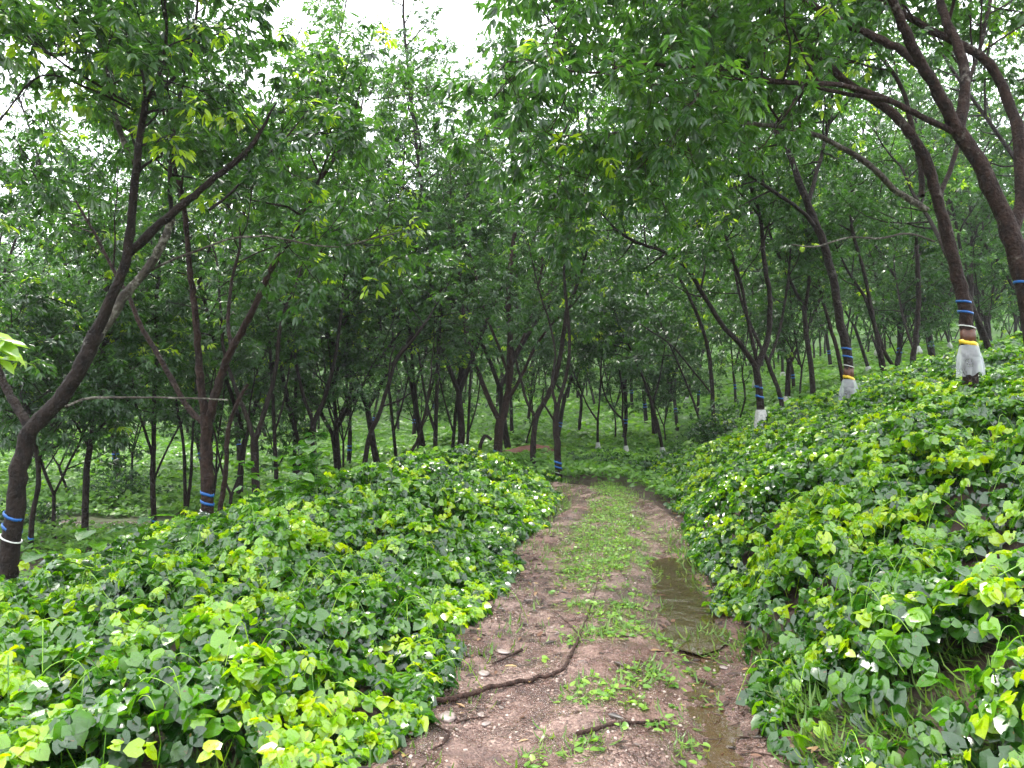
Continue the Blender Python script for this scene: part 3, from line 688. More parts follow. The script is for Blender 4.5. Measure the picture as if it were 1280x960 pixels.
def ring(P, rad, q, h, tilt=0.0, grow=1.06, mat='blue', name='blue_band', off=.002, partial=1.0):
    """a painted or tied band round limb P at index fraction q"""
    mb = MB(); n = len(P); idx = q * (n - 1); a = int(min(idx, n - 2)); c = P[a] + (P[a + 1] - P[a]) * (idx - a); ax = nrm(P[a + 1] - P[a]); r = rad[a] * grow + off
    ref = np.array([0, 1., 0]); X = nrm(np.cross(ref, ax)); Yv = np.cross(ax, X); V = []; m = 20
    prof = [(0, -h / 2), (.001, -h / 2), (.001, h / 2), (0, h / 2)]
    for k in range(m):
        t = 2 * math.pi * k / m; wob = (RNG.random() - .5) * h * .35
        for (dr, dz) in prof: V.append(c + (math.cos(t) * X + math.sin(t) * Yv) * (r + dr - (.012 if dr == 0 else 0)) + ax * (dz + wob * (1 if dz > 0 else .6) + -tilt * math.cos(t) * r))
    Fc = [(k * 4 + j, k * 4 + (j + 1) % 4, ((k + 1) % m) * 4 + (j + 1) % 4, ((k + 1) % m) * 4 + j) for k in range(m) for j in range(4)]
    mb.add(V, Fc); return (name, mb.mesh(name, MAT[mat], True))
def skirt(P, rad, q, length, spread, mat='plastic', name='rain_apron', pleat=.24):
    mb = MB(); n = len(P); idx = q * (n - 1); a = int(min(idx, n - 2)); c = P[a] + (P[a + 1] - P[a]) * (idx - a); ax = nrm(P[a + 1] - P[a]); r = rad[a] * 1.1 + .006
    X = nrm(np.cross(np.array([0, 1., 0]), ax)); Yv = np.cross(ax, X); m = 48; rows = 9; V = []
    for j in range(rows):
        f = j / (rows - 1)
        for k in range(m):
            t = 2 * math.pi * k / m
            rr = r * (1 + (spread - 1) * min(1.0, 1.7 * f) ** .8) * (1 + pleat * f * math.sin(t * 9 + math.sin(t * 2) * 2 + j * .2) * .8 + .10 * f * (vn(t * 3, j * .6, 12) - .5) * 2)
            V.append(c + (math.cos(t) * X + math.sin(t) * Yv) * rr - ax * length * f * (.86 + .28 * vn(t * 2.2, .5, 4)) + (RNG.normal(size=3) * .003 if 0 < j else 0))
    Fc = [(j * m + k, j * m + (k + 1) % m, (j + 1) * m + (k + 1) % m, (j + 1) * m + k) for j in range(rows - 1) for k in range(m)]
    mb.add(V, Fc); return (name, mb.mesh(name, MAT[mat], True))

def finish(root, parts, loc):
    for nm, me in parts:
        o = link(nm, me, root)
    return root

def px_tree(d, limbs, label, bands=(), mat='bark', group=None, leaf=.13, dens=1.0, ext=True, young=.04, tonebase=.4, foot=None, kind='rubber_tree', cat='tree', palelimbs=(), blen=(1.0, 2.2)):
    """limbs: (pixel points, w0, w1, depth offset start, depth offset end, leaf start or None, extension m); the first limb is the trunk"""
    bm = MB(); pm = MB(); lm = MB(); npale = 0
    base = at(limbs[0][0][0][0], limbs[0][0][0][1], d); origin = base.copy(); gz = float(height(base[0], base[1])); 
    trunkP = None; info = None
    for k, (pts, w0, w1, o0, o1, lf, ex) in enumerate(limbs):
        n = len(pts); ds = d + np.linspace(o0, o1, n)
        P = np.array([at(a, b, dd) for (a, b), dd in zip(pts, ds)])
        w = np.linspace(w0, w1, n) ; rr = w * ds / F / 2 * (.76 if k == 0 else .84) * np.array([math.cos(math.atan((a - 640) / F)) for a, b in pts])
        if k == 0:
            dn = P[0] - P[1]; dn = dn / max(-dn[2], .05); drop = max(.25, P[0][2] - gz + .3)
            P = np.vstack([P[0] + dn * drop, P]); rr = np.r_[rr[0] * 1.25, rr]
        nb = len(P)
        P = catmull(P, 5); rr = np.interp(np.linspace(0, 1, len(P)), np.linspace(0, 1, len(rr)), rr)
        if k == 0: info = (P.copy(), rr.copy())
        if ex:
            E = wander(P[-1], P[-1] - P[-3], ex, 6, .12, .10)
            P = np.vstack([P, E[1:]]); e0 = rr[-1]; rr = np.r_[rr, np.linspace(e0 * .9, .008, 6)]
        Pj = P + RNG.normal(size=P.shape) * rr[:, None] * .10
        Pj[0] = P[0]
        tgt = pm if k in palelimbs else bm
        rw = rr * (1 + .055 * RNG.normal(size=len(rr)).clip(-1.5, 1.5))
        if k == 0: rw[:12] = rr[:12]; Pj[:12] = P[:12]
        tube(tgt, Pj - origin, rw, 12 if w0 > 9 else 8, .02 if w0 > 9 else 0)
        if lf is not None:
            foliate(bm, lm, P - origin, rr, lf, dens * 1.75, leaf, blen, 7, young=young, tonebase=tonebase)
    root = empty(kind, origin); tag(root, label, cat, group)
    parts = [('trunk', bm.mesh('trunk', MAT[mat], True))]
    if pm.V: parts.append(('pale_limb', pm.mesh('pale_limb', MAT['barkpale'], True)))
    if lm.V: parts.append(('crown', lm.mesh('crown', MAT['leaf'])))
    P, rr = info; P = P - origin
    ys = []
    for p_ in P:
        r = p_ + origin - CAM; c, s = math.cos(-PITCH), math.sin(-PITCH); yy = r[1] * c - r[2] * s; zz = r[1] * s + r[2] * c; ys.append(480 - zz / yy * F)
    ys = np.array(ys); qq = np.linspace(0, 1, len(P))
    for b in bands:
        q = float(np.interp(-b[1], -ys, qq)) if ys[0] > ys[-1] else .3
        if b[0] == 'blue': parts.append(ring(P, rr, q, b[2] * .75, .35))
        if b[0] == 'white': parts.append(ring(P, rr, q, .014, .35, 1.08, 'white', 'white_string', .006))
        if b[0] == 'yellow': parts.append(ring(P, rr, q, .05, .35, 1.12, 'yellow', 'yellow_tape', .008))
        if b[0] == 'latex': parts.append(ring(P, rr, q, b[2], .0, 1.035, 'latex', 'tapped_bark', .0))
        if b[0] == 'apron': parts.append(skirt(P, rr, q, b[2], b[3]))
        if b[0] == 'oldapron': parts.append(skirt(P, rr, q, b[2], b[3], 'apronpaint', 'rain_apron', .1))
    finish(root, parts, origin)
    return root

# ---- the trees one can tell apart, nearest first
px_tree(8.0, [([(1296, 440), (1285, 370), (1262, 290), (1230, 215), (1196, 160)], 40, 26, 0, 0, None, 0),
              ([(1196, 163), (1172, 115), (1152, 80), (1132, 40), (1112, -10), (1100, -60)], 22, 12, 0, -.8, .5, 2.0),
              ([(1158, 88), (1120, 60), (1075, 38), (1030, 15), (985, -12), (940, -40), (840, -50), (770, -10)], 15, 6, -.1, .9, .35, 1.0),
              ([(1198, 165), (1207, 110), (1200, 65), (1180, 20), (1170, -30), (1160, -80)], 20, 10, 0, .5, .5, 2.0),
              ([(1192, 165), (1150, 145), (1110, 125), (1060, 108), (1010, 104), (960, 100), (905, 82), (860, 83), (800, 80), (760, 88)], 11, 4, 0, -1.3, .35, .9),
              ([(1110, 125), (1060, 118), (1000, 105), (945, 102), (890, 95)], 8, 4, -.5, .3, .45, .8),
              ([(1264, 292), (1277, 245), (1274, 175), (1262, 130), (1240, 85), (1212, 62), (1165, 38), (1120, 12)], 24, 10, .2, .9, .6, 1.2),
              ([(1112, -10), (1040, -70), (930, -95), (830, -85), (760, -55)], 12, 6, -.7, -1.2, .3, .6),
              ([(1170, -30), (1260, -70), (1340, -60)], 12, 7, .3, .5, .2, 1.5)],
        'thick leaning tree cut by the right photo edge, forking high over the slope', [('blue', 354, .035)], 'barkred', leaf=.12, dens=1.25, blen=(.8, 1.6))
px_tree(9.4, [([(1213, 475), (1210, 420), (1203, 370), (1188, 310), (1172, 250), (1160, 205), (1140, 168)], 27, 17, 0, 0, None, 0),
              ([(1140, 170), (1112, 138), (1070, 112), (1035, 82), (1005, 62), (975, 40)], 16, 8, 0, .5, .35, 1.5),
              ([(1158, 262), (1120, 238), (1085, 205), (1040, 178), (1000, 163), (950, 156), (900, 153), (840, 150), (780, 165)], 11, 4, 0, -1.0, .35, 1.5),
              ([(1152, 245), (1150, 205), (1138, 150), (1125, 105), (1095, 62)], 10, 6, .1, .8, .5, 1.6),
              ([(1168, 302), (1135, 292), (1100, 298), (1060, 297), (1020, 308), (990, 306)], 4, 2.5, 0, -.8, None, 0),
              ([(1172, 250), (1195, 190), (1205, 120), (1225, 60), (1240, -10)], 9, 6, .1, 1.5, .4, 1.5)],
        'leaning tree in a bulging clear plastic apron, standing high on the right slope',
        [('blue', 378, .035), ('blue', 391, .035), ('white', 409, 0), ('latex', 420, .17), ('yellow', 430, 0), ('apron', 431, .37, 1.42)], 'barkred', leaf=.13, dens=1.2, palelimbs=(2, 4))
px_tree(13.6, [([(1061, 505), (1060, 450), (1050, 400), (1042, 350), (1030, 305), (1012, 262), (998, 225)], 17, 12, 0, 0, None, 0),
               ([(998, 226), (985, 190), (960, 150), (930, 120)], 10, 6, 0, .5, .2, 2), ([(1020, 285), (1000, 262), (960, 235), (925, 210), (895, 190)], 7, 4, 0, -1, .3, 1.5),
               ([(1010, 255), (1025, 200), (1040, 140)], 8, 5, .1, 1, .2, 2)],
        'dark tree wearing a narrow plastic apron and white string, midway up the right slope',
        [('blue', 436, .04), ('blue', 446, .04), ('white', 458, 0), ('latex', 466, .16), ('yellow', 473, 0), ('apron', 474, .40, 1.6)], 'bark', leaf=.13, dens=1.1)
px_tree(15.0, [([(952, 545), (950, 500), (945, 458)], 14, 12, 0, 0, None, 0),
               ([(945, 460), (925, 430), (902, 405), (880, 370), (858, 335), (830, 315), (795, 303)], 9, 5, 0, -.5, .35, 1.5),
               ([(946, 460), (960, 420), (962, 370), (955, 325), (950, 270), (935, 220)], 10, 5, 0, .6, .4, 2.5),
               ([(948, 462), (935, 400), (925, 350), (905, 290), (890, 240)], 6, 4, .1, 1, .4, 2)],
        'forked dark tree with a grey cloth apron at its foot beside the path bend', [('blue', 484, .05), ('blue', 496, .05), ('oldapron', 512, .50, 1.5)], 'bark', leaf=.13, dens=1.1)
px_tree(18.5, [([(981, 528), (975, 495), (964, 465), (957, 445)], 9, 7, 0, 0, None, 0), ([(957, 446), (940, 410), (925, 370), (915, 320), (900, 270)], 6, 3, 0, 1, .3, 2), ([(960, 455), (975, 410), (985, 350), (990, 290)], 5, 3, 0, 1, .3, 2)],
        'thin tree leaning left close behind the forked tree on the right bank', [('blue', 498, .04)], leaf=.125)
px_tree(20, [([(1017, 503), (1014, 460), (1008, 420), (1005, 385)], 10, 8, 0, 0, None, 0), ([(1005, 386), (985, 345), (965, 300), (950, 250)], 6, 4, 0, 1, .2, 2), ([(1006, 390), (1012, 340), (1008, 290), (990, 230)], 6, 4, 0, 0, .2, 2)],
        'upright dark tree with one blue band between the narrow apron tree and the leaning one', [('blue', 497, .06)], leaf=.125)
px_tree(15, [([(1243, 462), (1236, 435), (1222, 400), (1205, 360), (1185, 320)], 12, 9, 0, 0, None, 0), ([(1185, 321), (1165, 280), (1140, 240)], 8, 5, 0, 1, .2, 2)],
        'tilted tree right behind the bulging plastic apron, one blue band low down', [('blue', 445, .05)], leaf=.125)
px_tree(20, [([(1147, 490), (1141, 455), (1145, 420), (1148, 380), (1147, 330)], 11, 8, 0, 0, .6, 2.5), ([(1143, 440), (1130, 400), (1120, 350)], 5, 3, 0, 1, .3, 2)],
        'straight bare-footed tree left of the bulging apron tree, nearest the crest', leaf=.125)
px_tree(20, [([(1128, 490), (1120, 465), (1106, 440), (1095, 410), (1080, 370)], 8, 6, 0, 0, .6, 2.5)],
        'slim trunk bowing left beside the straight bare-footed tree', leaf=.125)
px_tree(19, [([(1108, 488), (1104, 455), (1098, 430), (1090, 390), (1080, 340), (1065, 290)], 9, 6, 0, 0, .6, 2.5), ([(1106, 480), (1098, 440), (1090, 420)], 7, 4, 0, .5, None, 0)],
        'twin-stemmed tree right of the narrow apron tree', leaf=.125)
px_tree(25, [([(1056, 492), (1047, 440), (1035, 400), (1025, 360)], 8, 6, 0, 0, .5, 3)], 'reddish slim trunk showing just left of the narrow plastic apron', mat='barkred', leaf=.135)

# left side
px_tree(8.0, [([(8, 752), (12, 690), (20, 620), (27, 570), (42, 532), (80, 492), (105, 450), (118, 415)], 36, 26, 0, 0, None, 0),
              ([(40, 540), (22, 510), (5, 480), (-15, 430), (-40, 380)], 17, 11, 0, .3, .5, 2.5),
              ([(118, 418), (140, 370), (158, 325), (165, 270), (170, 215), (176, 165), (182, 128)], 18, 10, 0, -.3, .7, 0),
              ([(182, 130), (200, 90), (208, 45), (206, 0), (204, -60)], 7, 4, -.3, -1, .1, 1.5),
              ([(180, 130), (215, 100), (238, 70), (245, 20), (250, -40)], 6, 4, -.3, .4, .1, .7),
              ([(182, 130), (178, 90), (160, 60), (120, 30), (90, -10)], 6, 4, -.3, -.6, .1, 1.5),
              ([(158, 320), (195, 285), (230, 255), (262, 228), (300, 198)], 15, 9, 0, -.2, .85, .7),
              ([(262, 262), (290, 240), (320, 205), (350, 180)], 5, 3, -.2, .6, .3, 1.3),
              ([(105, 452), (140, 395), (160, 365), (185, 335), (205, 300), (215, 270)], 17, 12, .3, .5, None, 0),
              ([(215, 275), (212, 230), (216, 180), (225, 120)], 8, 5, .5, 1, .2, 1.5),
              ([(165, 205), (145, 150), (134, 95), (130, 40), (122, -20)], 10, 6, .3, .5, .3, 1.5),
              ([(185, 340), (215, 325), (250, 312), (290, 298), (335, 295)], 5, 3, .5, .2, .4, 1.5),
              ([(165, 132), (120, 105), (80, 80), (40, 50)], 5, 3, -.2, -1.2, .1, 1.4),
              ([(172, 140), (110, 110), (50, 95), (0, 150)], 4, 3, -.2, -.8, .1, 1.0),
              ([(82, 508), (110, 498), (150, 497), (200, 497), (245, 498), (285, 500)], 5, 2.5, 0, -.3, None, 0)],
        'big dark forked tree with blue bands and white string at the left photo edge',
        [('blue', 645, .04), ('blue', 660, .04), ('white', 673, 0), ('blue', 722, .03)], leaf=.125, dens=1.1, young=.10, palelimbs=(8, 10, 11, 14), blen=(.5, 1.0))
px_tree(10.5, [([(260, 672), (259, 620), (258, 560), (258, 520)], 22, 20, 0, 0, None, 0),
               ([(256, 530), (235, 510), (215, 475), (195, 440), (175, 405), (163, 375)], 10, 7, 0, .5, .6, 2.5),
               ([(256, 522), (251, 480), (247, 430), (243, 380), (237, 330), (232, 275)], 13, 8, 0, 0, .6, 2.5),
               ([(262, 522), (270, 490), (283, 450), (302, 415), (322, 375), (340, 335), (362, 300), (380, 270)], 14, 7, 0, -.4, .55, 2.5),
               ([(290, 440), (285, 400), (290, 350), (300, 310)], 7, 4, 0, .8, .4, 2), ([(275, 640), (282, 590), (285, 540), (296, 505), (310, 480)], 9, 5, .4, .6, None, 0)],
        'reddish three-limbed tree with two blue bands behind the left bank', [('blue', 617, .05), ('blue', 628, .05), ('white', 640, 0)], 'barkred', leaf=.125, dens=1.15)
px_tree(14, [([(321, 642), (319, 590), (318, 545)], 14, 13, 0, 0, None, 0), ([(317, 548), (308, 520), (296, 490), (280, 440), (275, 380)], 8, 4, 0, .8, .4, 2.5), ([(320, 548), (332, 510), (345, 460), (352, 400), (372, 350)], 9, 4, 0, .5, .4, 2.5)],
        'dark Y-shaped tree right of the reddish three-limbed one', [('blue', 628, .05)], leaf=.125)
px_tree(13, [([(38, 700), (40, 650), (48, 605), (47, 575), (40, 530)], 10, 8, 0, 0, .5, 2.0), ([(47, 580), (62, 540), (78, 500)], 5, 3, 0, .6, .1, 1.2)],
        'slim bent tree right of the big forked tree at the left edge', [('blue', 673, .05)], leaf=.13, dens=1.3)
px_tree(14.5, [([(106, 680), (107, 620), (110, 575), (118, 520), (126, 465), (132, 410), (134, 340)], 13, 7, 0, 0, .5, 2.5), ([(112, 560), (95, 530), (80, 500)], 5, 3, 0, -.4, .2, 1.5), ([(115, 545), (140, 520), (160, 500)], 5, 3, 0, .4, .2, 1.5)],
        'leafy-waisted dark tree between the left edge tree and the three-limbed tree', [('blue', 665, .05)], leaf=.13, dens=1.2)
px_tree(15.5, [([(193, 660), (191, 610), (192, 560), (193, 500), (196, 440), (194, 390)], 10, 6, 0, 0, .6, 2.5), ([(191, 570), (180, 535), (168, 500), (165, 470)], 5, 3, 0, 0, .5, 1.5), ([(192, 600), (205, 570), (220, 540), (236, 515)], 4, 2.5, 0, 0, None, 0)],
        'thin blue-banded tree just left of the three-limbed tree', [('blue', 651, .05)], leaf=.13)
px_tree(18, [([(232, 655), (231, 600), (229, 555), (220, 500)], 7, 5, 0, 0, .6, 2), ([(233, 640), (238, 600), (240, 560), (243, 510)], 6, 4, 0, 0, .6, 2)], 'pair of thin stems from one root, seen past the three-limbed tree', leaf=.125)
px_tree(17, [([(287, 642), (289, 618)], 7, 6, 0, 0, None, 0), ([(289, 620), (278, 590), (270, 550), (262, 500)], 4, 2.5, 0, 0, .6, 2), ([(289, 620), (300, 590), (307, 555), (312, 510)], 5, 3, 0, 0, .6, 2)], 'small V-shaped sapling between the three-limbed tree and the Y-shaped one', leaf=.125)
px_tree(19, [([(393, 605), (392, 560), (391, 525)], 12, 10, 0, 0, None, 0), ([(391, 528), (378, 490), (368, 440), (360, 380)], 6, 4, 0, 0, .4, 2.5), ([(392, 528), (408, 490), (420, 440), (428, 380)], 7, 4, 0, .5, .4, 2.5)], 'stout dark forked tree behind the tall broad-leaved weed', leaf=.135)
# centre
px_tree(20, [([(622, 590), (623, 550), (626, 522)], 15, 14, 0, 0, None, 0), ([(624, 526), (608, 492), (594, 455), (583, 415), (577, 370), (572, 330)], 8, 4, 0, .5, .55, 3),
             ([(628, 526), (636, 480), (638, 430), (636, 370), (640, 320), (645, 270), (640, 200)], 11, 5, 0, 0, .5, 4.5), ([(632, 505), (652, 470), (668, 435), (690, 405), (712, 385)], 6, 3, 0, -.6, .5, 2),
             ([(636, 470), (622, 430), (604, 385), (595, 345)], 5, 3, 0, 0, .4, 2), ([(640, 450), (655, 420), (668, 380), (678, 330)], 5, 3, 0, .6, .4, 2)],
        'wide many-limbed tree with a blue band at the centre of the view', [('blue', 566, .10)], 'barkred', leaf=.135, dens=1.0)
px_tree(15.5, [([(699, 606), (697, 570), (695, 530), (697, 505)], 12, 10, 0, 0, None, 0), ([(697, 508), (705, 480), (712, 440), (710, 395), (705, 340), (712, 290)], 6, 4, 0, 0, .55, 2.5),
               ([(696, 530), (684, 512), (678, 500), (680, 485)], 4, 2, 0, -.3, None, 0), ([(696, 512), (690, 480), (694, 440), (685, 395)], 5, 3, 0, .4, .6, 2)],
        'tree with blue banded foot standing at the edge of the path bend', [('blue', 578, .05), ('blue', 584, .04), ('white', 591, 0)], leaf=.125, dens=.9)
px_tree(18, [([(666, 585), (667, 545), (672, 518), (685, 495), (697, 462), (703, 430), (708, 390)], 10, 7, 0, 0, .7, 2.5), ([(670, 522), (658, 500), (650, 470), (640, 430)], 5, 3, 0, .6, .5, 2)],
        'dark tree bowing right just behind the bend tree', [('blue', 583, .03)], leaf=.135)
px_tree(17.5, [([(455, 585), (462, 545), (474, 518), (486, 480), (496, 450), (512, 430)], 9, 5, 0, 0, .75, 2), ([(478, 508), (500, 500), (515, 490)], 3, 2, 0, 0, None, 0), ([(485, 483), (488, 450), (494, 430)], 3, 2, 0, 0, None, 0)],
        'pale slanting tree rising right of the tall broad-leaved weed', mat='bark', leaf=.125)
px_tree(19, [([(602, 590), (600, 560), (606, 545), (615, 550)], 7, 5, 0, 0, None, 0)], 'broken hooked stump left of the wide many-limbed tree', kind='tree_stump', cat='stump')
px_tree(19, [([(495, 588), (508, 570), (520, 555), (528, 530), (535, 500)], 6, 4, 0, 0, .7, 2)], 'crooked low-leaning stem in the middle left thicket', leaf=.125)
for k, (x0, x1, w, d, lab) in enumerate([(497, 480, 6, 24, 'first slim stem right of the pale slanting tree'), (543, 548, 8, 22, 'sturdier straight stem midway between the pale slanting tree and the many-limbed tree'), (531, 505, 6, 24, 'stem leaning left in the middle thicket, second from the pale slanting tree'), (563, 578, 6, 23, 'stem leaning right, two left of the many-limbed tree'), (583, 590, 5, 26, 'thinnest stem directly left of the many-limbed tree'), (425, 412, 7, 21, 'dark stem left of the pale slanting tree'), (345, 338, 7, 18, 'slim stem touching the right side of the Y-shaped tree'), (368, 371, 7, 21, 'straight slim stem above the tall broad-leaved weed')]):
    px_tree(d, [([(x0, 592), (x0 + (x1 - x0) * .3, 540), (x0 + (x1 - x0) * .6, 490), (x1, 440), (x1 + (x1 - x0) * .5, 380), (x1 + (x1 - x0) * .8, 320)], w, w * .6, 0, 0, .65, 2.5),
                ([(x0 + (x1 - x0) * .3, 542), (x0 + (x1 - x0) * .3 + 12 * (-1) ** k, 500), (x0 + 20 * (-1) ** k, 440)], w * .55, w * .35, 0, .5, .5, 2)], lab, leaf=.135, dens=.9)
# small apron trees on the hillside beyond the bend
px_tree(27, [([(748, 566), (747, 545), (747, 525)], 5, 4, 0, 0, None, 0), ([(747, 526), (735, 508), (725, 485)], 3, 2, 0, 0, .3, 2), ([(747, 526), (750, 490), (752, 450)], 3, 2, 0, 0, .4, 2.5)],
        'small tree with a white foot apron beyond the bend, nearest the bend tree', [('oldapron', 553, .34, 1.6)], leaf=.16, group='white aproned trees beyond the path bend')
px_tree(25, [([(784, 573), (781, 545), (778, 522)], 5.5, 4, 0, 0, None, 0), ([(778, 524), (765, 510), (755, 490), (750, 460)], 3, 2, 0, 0, .5, 2), ([(778, 524), (778, 490), (772, 450)], 3, 2, 0, 0, .4, 2.5)],
        'middle one of three small white aproned trees beyond the path bend', [('oldapron', 557, .40, 1.6)], leaf=.16, group='white aproned trees beyond the path bend')
px_tree(24, [([(830, 573), (824, 540), (817, 512), (805, 475), (790, 440)], 6, 4, 0, 0, .6, 2.5), ([(815, 508), (825, 470), (830, 440)], 3, 2, 0, 0, .4, 2)],
        'left-leaning small white aproned tree nearest the right bank', [('oldapron', 559, .33, 1.6)], leaf=.16, group='white aproned trees beyond the path bend')
px_tree(19, [([(896, 560), (892, 520), (890, 480), (886, 440), (876, 405), (862, 372), (848, 345)], 8, 5, 0, 0, .65, 2.5), ([(888, 490), (865, 462), (840, 432), (815, 415), (800, 405)], 3, 2, 0, 0, None, 0)],
        'slim tree left of the grey apron tree with a bare twig reaching left', [('blue', 547, .05)], leaf=.125)
px_tree(22, [([(886, 562), (876, 530), (866, 500), (850, 460)], 5, 3.5, 0, 0, .6, 2.5)], 'thin aproned stem crossing behind the slim tree on the right bank', [('oldapron', 545, .35, 1.6)], leaf=.135)

# ------------------------------------------------------------------ plantation trees: templates and copies
def template(seed, hgt, leaf, dens, tmpl, nper, tw, fork, spread, sides=9):
    global RNG
    keep = RNG; RNG = np.random.default_rng(seed)
    bm = MB(); lm = MB()
    lean = RNG.normal(size=2) * .10
    T = wander((0, 0, -.4), (lean[0], lean[1], 1), fork + .4, 6, .05, .05)
    T = catmull(T, 3); r0 = (.072 + .035 * RNG.random()) * (.38 if hgt < 8 else 1); rr = np.linspace(r0 * 1.15, r0 * .85, len(T)); tube(bm, T, rr, sides)
    nl = 2 if RNG.random() < .45 else 3
    a0 = RNG.random() * 6.28
    for k in range(nl):
        a = a0 + k * 6.28 / nl + RNG.normal() * .3
        d = np.array([math.cos(a) * spread, math.sin(a) * spread, 1.0])
        ln = (hgt - fork) * RNG.uniform(.85, 1.1)
        Lb = wander(T[-2], d, ln, 9, .09, .05); Lb = catmull(Lb, 2)
        lr = np.linspace(r0 * .68, .012, len(Lb)); tube(bm, Lb, lr, max(5, sides - 3))
        foliate(bm, lm, Lb, lr, .16, dens, leaf, (1.1, 2.4), nper, tmpl, tw, .03, .42)
        B2 = wander(Lb[len(Lb) // 3], d * np.array([-.3, .8, 1]) + RNG.normal(size=3) * .4, ln * .5, 6, .1, .05); r2 = np.linspace(r0 * .4, .01, len(B2)); tube(bm, B2, r2, 5)
        foliate(bm, lm, B2, r2, .3, dens, leaf, (.9, 1.8), nper, tmpl, tw, .03, .42)
    q = (0.95 + .4) / (fork + .4)
    parts = dict(fork=fork, trunk=bm.mesh('trunk', MAT['bark'], True), crown=lm.mesh('crown', MAT['leaf']),
                 b1=ring(T, rr, q, .05)[1], b2=ring(T, rr, q + .12 / fork, .05)[1], ap=skirt(T, rr, (.55 + .4) / (fork + .4), .42, 1.7, 'apronpaint')[1])
    RNG = keep
    return parts
NEAR = [template(100 + k, 14.0 + k % 3, .13, 1.05, (LV, LF, LUV), 7, True, 1.7 + .35 * (k % 4), .38 + .06 * (k % 3)) for k in range(6)]
FARL = np.array([(0, 0, 0), (.22, .5, .03), (0, 1, -.12), (-.22, .5, .03)], float)
FAR = [template(200 + k, 14.5 + k % 3, .22, .8, (FARL, SF, FARL[:, :2].copy()), 4, False, 1.8 + .4 * (k % 3), .40 + .07 * (k % 3), 6) for k in range(6)]
def plant(x, y, par, label, group, rot, sc, bands):
    z = float(height(x, y)); o = empty('rubber_tree', (x, y, z)); o.rotation_euler = (0, 0, rot); o.scale = (sc, sc, sc)
    tag(o, label, 'tree', group)
    link('trunk', par['trunk'], o); link('crown', par['crown'], o)
    if bands == 'blue': link('blue_band', par['b1'], o); link('blue_band', par['b2'], o)
    if bands == 'apron': link('rain_apron', par['ap'], o)
near_xy = [tuple(o.location[:2]) for o in C.objects if o.name.startswith('rubber_tree')]
cnt = 0
sx, sy = 3.9, 4.1
ang = R(17)
for a in range(-24, 25):
    for b in range(0, 24):
        x0 = a * sx + RNG.normal() * .5; y0 = b * sy + RNG.normal() * .5
        x = x0 * math.cos(ang) - y0 * math.sin(ang) + 6; y = x0 * math.sin(ang) + y0 * math.cos(ang) + 14
        if y < 19 or y > 84 or abs(x) > .72 * y + 3: continue
        if min(math.hypot(x - u, y - v) for u, v in near_xy) < 2.3: continue
        if y > 36 and RNG.random() < .30: continue
        if y < 55 and 0 < x < .30 * y and RNG.random() < .4: continue
        if x < 0 and y < 38 and RNG.random() < .30: continue
        if y < 27 and -1.5 < x < 6.5: continue
        if np.min(np.hypot(PL[:, 0] - x, PL[:, 1] - y)) < 2: continue
        left = x < .13 * y
        par = (NEAR if y < 33 else FAR)[RNG.integers(6)]
        s0 = RNG.uniform(.85, 1.12)
        pxx = 640 + F * x / y
        if 320 < pxx < 600: s0 = min(s0, max(.6, (1.0 + .41 * y) / 13))
        bd = None
        if y < 50: bd = ('blue' if RNG.random() < .6 else None) if left else ('apron' if RNG.random() < .55 else 'blue')
        zone = 'left' if left else 'right'
        depth = 'near' if y < 33 else ('mid' if y < 52 else 'far')
        lab = {('left', 'near'): 'dark rubber tree in the thick of the stand behind the left bank',
               ('left', 'mid'): 'slender rubber tree deeper in the stand left of the path',
               ('left', 'far'): 'hazy rubber tree at the far back of the left stand',
               ('right', 'near'): 'rubber tree on the slope behind the aproned trees on the right',
               ('right', 'mid'): 'slender rubber tree farther up the hillside beyond the bend',
               ('right', 'far'): 'distant rubber tree on the far hillside right of the path'}[(zone, depth)]
        if bd: lab += {'blue': ', blue bands', 'apron': ', pale apron'}[bd]
        plant(x, y, par, lab, lab, RNG.random() * 6.28, s0, bd); cnt += 1
for (qx, qd, k, s_) in ((425, 23, 0, .93), (478, 21.5, 2, .88), (535, 24, 3, .95), (575, 22.5, 5, 1.1), (300, 19, 1, .9), (370, 20, 4, .8), (640, 27, 2, 1.1), (820, 33, 0, 1.1)):
    q = at(qx, 500, qd); plant(q[0], qd, NEAR[k], 'dark rubber tree whose crown rises just behind the left bank and bend', 'rubber trees rising just behind the left bank and bend', RNG.random() * 6, s_, None)
SAP = [template(300 + k, 4.2 + .6 * k, .13, 1.5, (LV, LF, LUV), 6, True, .9 + .25 * k, .42) for k in range(3)]
spots = [(70, 15), (135, 17), (95, 21), (20, 19), (165, 22), (210, 19.5), (262, 19), (300, 23), (345, 22), (400, 25), (430, 20.5), (470, 26), (520, 28), (560, 27), (655, 30), (720, 34), (770, 32), (800, 28), (835, 30), (870, 27), (920, 26), (955, 28), (1000, 25), (1075, 27), (1120, 28), (1180, 24), (1235, 26), (1265, 22)]
for k, (qx, qd) in enumerate(spots[:16:2] + spots[16::2]):
    q = at(qx, 500, qd); lf_ = qx < 640
    lab = 'bushy young rubber sapling with low leaves among the ' + ('trunks left of the path' if lf_ else 'hillside trunks right of the path')
    o = empty('rubber_sapling', (q[0], qd, float(height(q[0], qd)))); o.rotation_euler = (0, 0, RNG.random() * 6.28); o.scale = (RNG.uniform(.8, 1.1),) * 3
    tag(o, lab, 'sapling', lab); link('trunk', SAP[k % 3]['trunk'], o); link('crown', SAP[k % 3]['crown'], o)
print('plantation copies', cnt)

